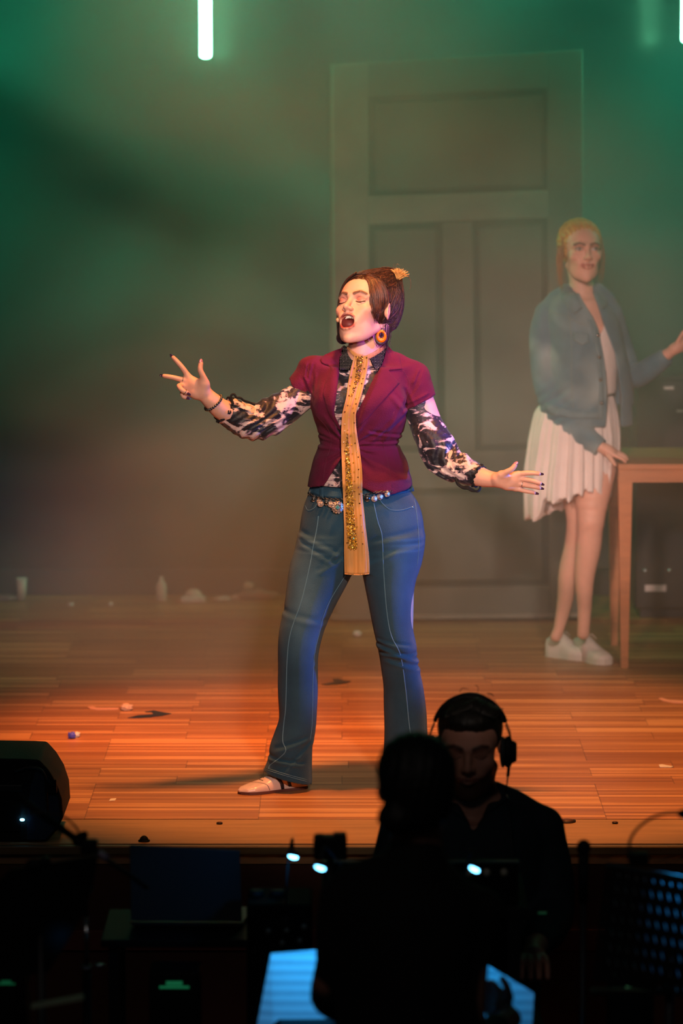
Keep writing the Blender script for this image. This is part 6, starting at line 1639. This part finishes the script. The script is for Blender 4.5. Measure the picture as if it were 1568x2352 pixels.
def small_camera():
    Y = 8.72; t = thing('video_camera', P(758, 1974, Y), 'small black camera box on a pole above the blue stand light', 'camera')
    MB().box(P(758, 1945, Y), (.078, .05, .054), bev=.006).build('body', M_blackp, t); MB().box(P(780, 1919, Y), (.03, .035, .012), bev=.003).build('handle', M_blackp, t); MB().box(P(733, 1921, Y), (.02, .03, .01), bev=.003).build('shoe_mount', M_blackp, t)
    c_ = P(758, 1950, Y); MB().cyl(c_ + [0, .02, 0], c_ + [0, .06, 0], .016, seg=18).build('lens', M_blackp, t, True)
    MB().cyl((c_[0], Y, Z_PIT + .1), (c_[0], Y, c_[2] - .025), .008, seg=10).build('pole', M_black, t, True)
    for k in range(3):
        a = k * 2 * PI / 3; MB().tube([(c_[0], Y, Z_PIT + .3), (c_[0] + .1 * math.cos(a), Y + .1 * math.sin(a), Z_PIT + .01)], .007, 6).build('leg', M_black, t, True)
small_camera()

def laptop():
    Y = 9.25; v = [P(297, 1941, Y), P(550, 1954, Y - .01), P(556, 2118, Y + .05), P(300, 2104, Y + .06)]
    v[3][2] = v[2][2]; t = thing('laptop', (v[2] + v[3]) / 2, 'open laptop with a dark fruit logo on its lid', 'laptop')
    M_al = mat('laptop_aluminium', lin((96, 108, 118)), .35, .6)
    mb = MB().prism(v, (0, .006, 0)); o = mb.build('lid', M_al, t); md = o.modifiers.new('Bevel', 'BEVEL'); md.width = .004; md.segments = 2
    q = [x_ + [0, .0065, 0] for x_ in v]; c_ = sum(q) / 4; MB().prism([c_ + (x_ - c_) * .93 for x_ in q], (0, .001, 0)).build('screen', mat('screen_off', lin((10, 10, 12)), .2), t)
    b = [v[3], v[2], v[2] + [.02, .21, -.008], v[3] + [.02, .21, -.008]]; MB().prism([x_ - [0, 0, .010] for x_ in b], (0, 0, .009)).build('keyboard_base', mat('laptop_base', lin((30, 34, 38)), .5), t)
    # logo: bitten fruit with a leaf
    ux = (v[1] - v[0]); ux /= np.linalg.norm(ux); uz = v[0] - v[3]; uz /= np.linalg.norm(uz); c_ = P(427, 2040, Y + .02)
    d_ = (v[3] - v[0]); f_ = ((c_ - v[0]) @ uz) / (d_ @ uz); c_[1] = v[0][1] + f_ * d_[1] - .0004
    pts = []; bx, bz, br = .0125, .001, .0048
    for t_ in np.linspace(0, 2 * PI, 72, endpoint=False):
        rr = .0132 * (1 - .10 * math.exp(-((t_ - PI / 2) / .28) ** 2) - .05 * math.exp(-((t_ - 3 * PI / 2) / .25) ** 2)) * (1 + .02 * math.cos(4 * t_))
        x_, z_ = rr * math.cos(t_), rr * math.sin(t_)
        dd = math.hypot(x_ - bx, z_ - bz)
        if dd < br: x_ = bx - math.sqrt(max(br * br - (z_ - bz) ** 2, 0))
        pts.append(c_ + ux * x_ + uz * z_)
    lg = MB().prism(pts, (0, -.0008, 0)); leaf = [c_ + ux * (.0005 + .0045 * math.sin(a) * .45 + .0028 * math.cos(a) * .5) + uz * (.0175 + .0045 * math.cos(a)) for a in np.linspace(0, 2 * PI, 14, endpoint=False)]
    MB().prism(leaf, (0, -.0008, 0)).build('logo_leaf', M_blackp, lg.build('logo', M_blackp, t))
    zt = v[3][2] - .017; x0, x1 = P(215, 0, 9.2)[0], P(600, 0, 9.2)[0]
    tb = thing('keyboard_table', ((x0 + x1) / 2, 9.3, Z_PIT), 'low black table carrying the laptop', 'table')
    MB().box(((x0 + x1) / 2, 9.36, zt - .012), (x1 - x0, .34, .02), bev=.003).build('tabletop', M_blackp, tb)
    for x_ in (x0 + .03, x1 - .03):
        for yy in (9.22, 9.5): MB().box((x_, yy, (Z_PIT + zt - .022) / 2), (.025, .025, zt - .022 - Z_PIT)).build('leg', M_black, tb)
laptop()
def small_mixer():
    Y = 8.95; a, b = P(566, 2078, Y), P(716, 2078, Y); zt = a[2]; zb = P(0, 2180, Y)[2]
    t = thing('amplifier', ((a[0] + b[0]) / 2, Y + .1, Z_PIT), 'dark knobbed amplifier beside the blue-lit ruled sheet, below the stand light', 'amplifier')
    MB().box(((a[0] + b[0]) / 2, Y + .1, (zt + Z_PIT) / 2), (b[0] - a[0], .2, zt - Z_PIT - .002), bev=.008).build('cabinet', mat('amp_black', lin((8, 9, 11)), .85, spec=.1), t)
    for i, (px, py) in enumerate(((616, 2138), (658, 2136), (698, 2128), (648, 2165), (688, 2160))):
        c_ = P(px, py, Y - .002); MB().cyl(c_ + [0, .002, 0], c_ - [0, .012, 0], .007, .006, 14).build('knob', mat('amp_knob', lin((90, 100, 100)), .5), t, True)
    for px in (588, 636):
        c_ = P(px, 2076, Y + .1); MB().cyl((c_[0], Y + .1, zt), (c_[0], Y + .1, zt + .012), .02, .017, 18).build('foot', M_blackp, t, True)
small_mixer()

# monitor speaker on the stage edge
def wedge():
    Y = FL(60, 1936)[1] + .012; pl = [(-70, 1935), (108, 1935), (132, 1908), (145, 1880), (142, 1838), (130, 1802), (112, 1772), (90, 1748), (60, 1746), (-70, 1744)]
    v = [P(a, b, Y) for a, b in pl]; z0 = v[0][2]
    for p in v: p[2] += .002 - z0
    t = thing('monitor_speaker', (v[1] + v[0]) / 2, 'black wedge monitor speaker standing on the stage edge', 'speaker')
    o = MB().prism(v, (0, .30, 0)).build('cabinet', mat('speaker_black', lin((5, 7, 8)), .75, bump=.3, bscale=200), t); md = o.modifiers.new('Bevel', 'BEVEL'); md.width = .006; md.segments = 3
    pl2 = [(62, 1928), (104, 1928), (126, 1904), (138, 1878), (134, 1838), (122, 1805), (104, 1778), (86, 1762), (72, 1800), (64, 1850)]
    v2 = [P(a, b, Y - .001) for a, b in pl2]; MB().prism(v2, (0, -.004, 0)).build('side_panel', mat('speaker_blue_grey', lin((24, 46, 70)), .7, bump=.3, bscale=200), t)
    MB().box(P(118, 1811, Y - .01), (.032, .02, .030), bev=.003).build('bracket', M_blackp, t); MB().box(P(127, 1802, Y - .012), (.008, .018, .03), bev=.002).build('bracket_bolt', M_blackp, t)
    MB().box(P(20, 1868, Y - .003), (.07, .006, .11), bev=.003).build('connector_plate', M_blackp, t)
    MB().box(P(18, 1810, Y - .004), (.085, .006, .020), bev=.003).build('handle', mat('handle_grey', lin((30, 36, 34)), .5), t)
    MB().ball(P(51, 1883, Y - .012), .0070, (1, .5, .62), 12).build('power_light', M_bulb, t, True)
    c_ = spline([P(30, 1772, Y - .02), P(62, 1763, Y - .02), P(92, 1767, Y - .02), P(105, 1790, Y - .02), (P(107, 1830, Y - .02)), P(108, 1866, Y - .02)], 6)
    MB().tube(c_, .004, 8).build('cable', M_black, t, True)
wedge()
c_ = FL(330, 1935); c_[1] += .02; t = thing('rubber_dome', c_, 'small black dome on the stage edge above the laptop', 'cable cover')
MB().ball(c_ + [0, 0, .001], .0135, (1, .8, 1.15), 16).build('dome', M_blackp, t, True); MB().cyl(c_, c_ + [0, 0, .003], .017, seg=20).build('base_ring', M_blackp, t, True)

# microphone boom stand and the stand beside it
def boom():
    Y = 8.6; W = lambda x, y, dy=0.: P(x, y, Y + dy)
    c_ = W(197, 1948); t = thing('microphone_stand', (c_[0], Y, Z_PIT), 'black microphone boom stand with chrome pole in front of the monitor speaker', 'microphone stand')
    MB().tube([W(38, 1828), W(90, 1866), W(180, 1932)], [.008, .0085, .0085], 10).build('microphone', M_blackp, t, True)
    MB().tube([W(172, 1926), W(228, 1962), W(340, 2040)], .0055, 10).build('boom_arm', M_black, t, True)
    MB().tube([W(226, 1958), W(247, 1972)], .0085, 10).build('boom_grip', mat('grip_lilac', lin((150, 140, 165)), .4), t, True)
    mb = MB(); mb.ball(W(180, 1930), .016, (1, 1, 1), 12); mb.ball(W(193, 1918), .010, (1, 1, 1), 10); mb.box(W(205, 1945), (.04, .03, .035), bev=.006); mb.build('clutch', M_blackp, t, True)
    x_ = W(197, 2000)[0]
    MB().cyl((x_, Y, W(0, 2112)[2]), (x_, Y, W(0, 1955)[2]), .0042, seg=12).build('upper_tube', M_black, t, True)
    MB().cyl((x_, Y, W(0, 2216)[2]), (x_, Y, W(0, 2108)[2]), .0055, seg=14).build('middle_tube', M_chrome, t, True)
    MB().cyl((x_, Y, Z_PIT + .02), (x_, Y, W(0, 2214)[2]), .010, seg=14).build('lower_tube', M_black, t, True)
    mb = MB(); mb.ball(W(199, 2222), .014, (1, 1, .55), 12); mb.ball(W(228, 2217), .010, (1.3, .5, .4), 10); mb.build('wing_nut', M_chrome, t, True)
    MB().ball(W(200, 2243), .012, (1, .8, .35), 10).build('collar', M_chrome, t, True)
    MB().tube(spline([W(211, 2034), W(211, 2046), W(205, 2054), W(198, 2058)], 5), .0026, 8).build('hook', M_chrome, t, True)
    for k in range(3):
        a = k * 2 * PI / 3 + .9; MB().tube([(x_, Y, Z_PIT + .16), (x_ + .28 * math.cos(a), Y + .28 * math.sin(a), Z_PIT + .012)], .008, 8).build('leg', M_black, t, True)
    MB().tube(spline([W(60, 1868, -.02), W(120, 1868, -.02), W(150, 1878, -.02), W(172, 1898, -.02), W(182, 1915, -.02)], 6), .0028, 6).build('cable', M_black, t, True)
    l = spot('pole_glint', W(120, 2150, -.5), W(197, 2165), .12, BLUE, 30, .8, .02)
    keep_world_light(l, t)
boom()
def left_stand():
    Y = 8.2; v = [P(26, 1996, Y), P(226, 1964, Y), P(214, 2030, Y + .01), P(192, 2100, Y + .02), P(112, 2232, Y + .03), P(-60, 2262, Y + .03), P(-60, 2080, Y)]
    t = thing('music_stand', (v[0] + v[1])[:2].tolist() and [(v[0][0] + v[1][0]) / 2, Y, Z_PIT], 'large plain black music stand behind the chrome boom stand pole', 'music stand')
    MB().prism(v, (0, .006, 0)).build('desk', M_blackp, t)
    MB().tube([P(26, 1995, Y), P(226, 1963, Y)], .0022, 6).build('desk_rim', mat('rim_highlight', lin((90, 88, 70)), .5), t, True)  # highlight along the desk lip, put into a lighter rim colour
    stand_base(t, v[0][0] + .06, Y + .03, v[3][2])
    mb = MB(); mb.ball(P(80, 1986, Y), .016, (1.3, .8, .9), 12); mb.box(P(104, 1976, Y), (.022, .02, .016), bev=.004); mb.build('clamp', M_blackp, t, True)
left_stand()
def mic(px, py, Y, label):
    c_ = P(px, py, Y); t = thing('microphone_stand', (c_[0], Y, Z_PIT), label, 'microphone stand')
    mb = MB(); mb.ball(c_, .017, (1, 1, 1.1), 14); mb.cyl(c_ - [0, 0, .015], c_ - [0, 0, .13], .013, .010, 14); mb.build('microphone', M_blackp, t, True)
    MB().cyl((c_[0], Y, Z_PIT + .02), (c_[0], Y, c_[2] - .12), .007, seg=10).build('pole', M_black, t, True); MB().cyl((c_[0], Y, Z_PIT + .001), (c_[0], Y, Z_PIT + .02), .085, seg=24).build('round_base', M_black, t, True)
mic(1340, 1946, 8.75, 'upright black microphone between the headphone man and the perforated stand')
# pale pit items lit green: made-up boxes, the light put in as glowing patches
def glow_patch(px, py, wpx, hpx, Y, label, col, st):
    c_ = P(px, py, Y); k = Y / FPX; t = thing('glow_box', (c_[0], Y + .06, Z_PIT), label, 'stand-in box')
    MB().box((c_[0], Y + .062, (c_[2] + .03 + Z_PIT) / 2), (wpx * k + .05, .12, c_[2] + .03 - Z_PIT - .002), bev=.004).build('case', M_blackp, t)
    MB().box(c_ + [0, 0, hpx * k * .22], (wpx * k * .55, .004, hpx * k * .5)).build('glow_patch', mat('dim_patch_glow', lin((60, 110, 80)), .4, emit=col, estr=st), t)
    MB().box(c_ - [0, 0, hpx * k * .32], (wpx * k, .005, hpx * k * .3)).build('glow_strip', mat('dim_strip_glow', lin((60, 110, 80)), .4, emit=col, estr=st), t)
glow_patch(400, 2262, 70, 18, 8.98, 'stand-in black box with glowing patches for dim green light, below the laptop', (.02, .36, .14), .22)
glow_patch(1451, 2271, 54, 16, 8.85, 'stand-in black box with glowing patches for pale green light, below the perforated stand', (.12, .38, .18), .30)
glow_patch(14, 2257, 42, 10, 8.7, 'stand-in black box with glowing patches for dim green light, below the plain music stand', (.02, .36, .14), .12)
o = MB().prism([P(70, 2312, 8.0), P(190, 2290, 8.05), P(192, 2297, 8.05), P(72, 2318, 8.0)], (0, .03, 0)).build('sheet_folder', mat('folder_grey', lin((150, 165, 140)), .7)); tag(o, 'thin pale folder edge low beside the boom stand base', 'folder')

# ------------------------------------------------------------------ haze
def haze():
    m = bpy.data.materials.new('stage_haze'); m.use_nodes = True; nt = m.node_tree; N = nt.nodes; L = nt.links
    N.clear(); out = N.new('ShaderNodeOutputMaterial'); v = N.new('ShaderNodeVolumeScatter'); L.new(v.outputs[0], out.inputs['Volume'])
    v.inputs['Color'].default_value = (1, 1, 1, 1); v.inputs['Anisotropy'].default_value = .1
    tc = N.new('ShaderNodeTexCoord'); mp = N.new('ShaderNodeMapping'); mp.inputs['Scale'].default_value = (1.0, 1.0, 1.5); mp.inputs['Location'].default_value = HAZE['off']
    L.new(tc.outputs['Object'], mp.inputs[0])
    n = N.new('ShaderNodeTexNoise'); n.inputs['Scale'].default_value = HAZE['scale']; n.inputs['Detail'].default_value = 2.0; n.inputs['Roughness'].default_value = .5; n.inputs['Distortion'].default_value = .6
    L.new(mp.outputs[0], n.inputs['Vector'])
    r = N.new('ShaderNodeMapRange'); r.inputs['From Min'].default_value = .35; r.inputs['From Max'].default_value = .68
    r.inputs['To Min'].default_value = HAZE['lo']; r.inputs['To Max'].default_value = HAZE['hi']; r.interpolation_type = 'SMOOTHSTEP'
    L.new(n.outputs['Fac'], r.inputs['Value']); L.new(r.outputs[0], v.inputs['Density'])
    m.cycles.homogeneous_volume = False
    o = MB().box((0, (12.55 + 15.95) / 2, 1.6), (5.2, 15.95 - 12.55, 3.15)).build('stage_haze', m)
    tag(o, 'thin drifting stage haze filling the back of the stage', 'haze', kind='stuff')
haze()
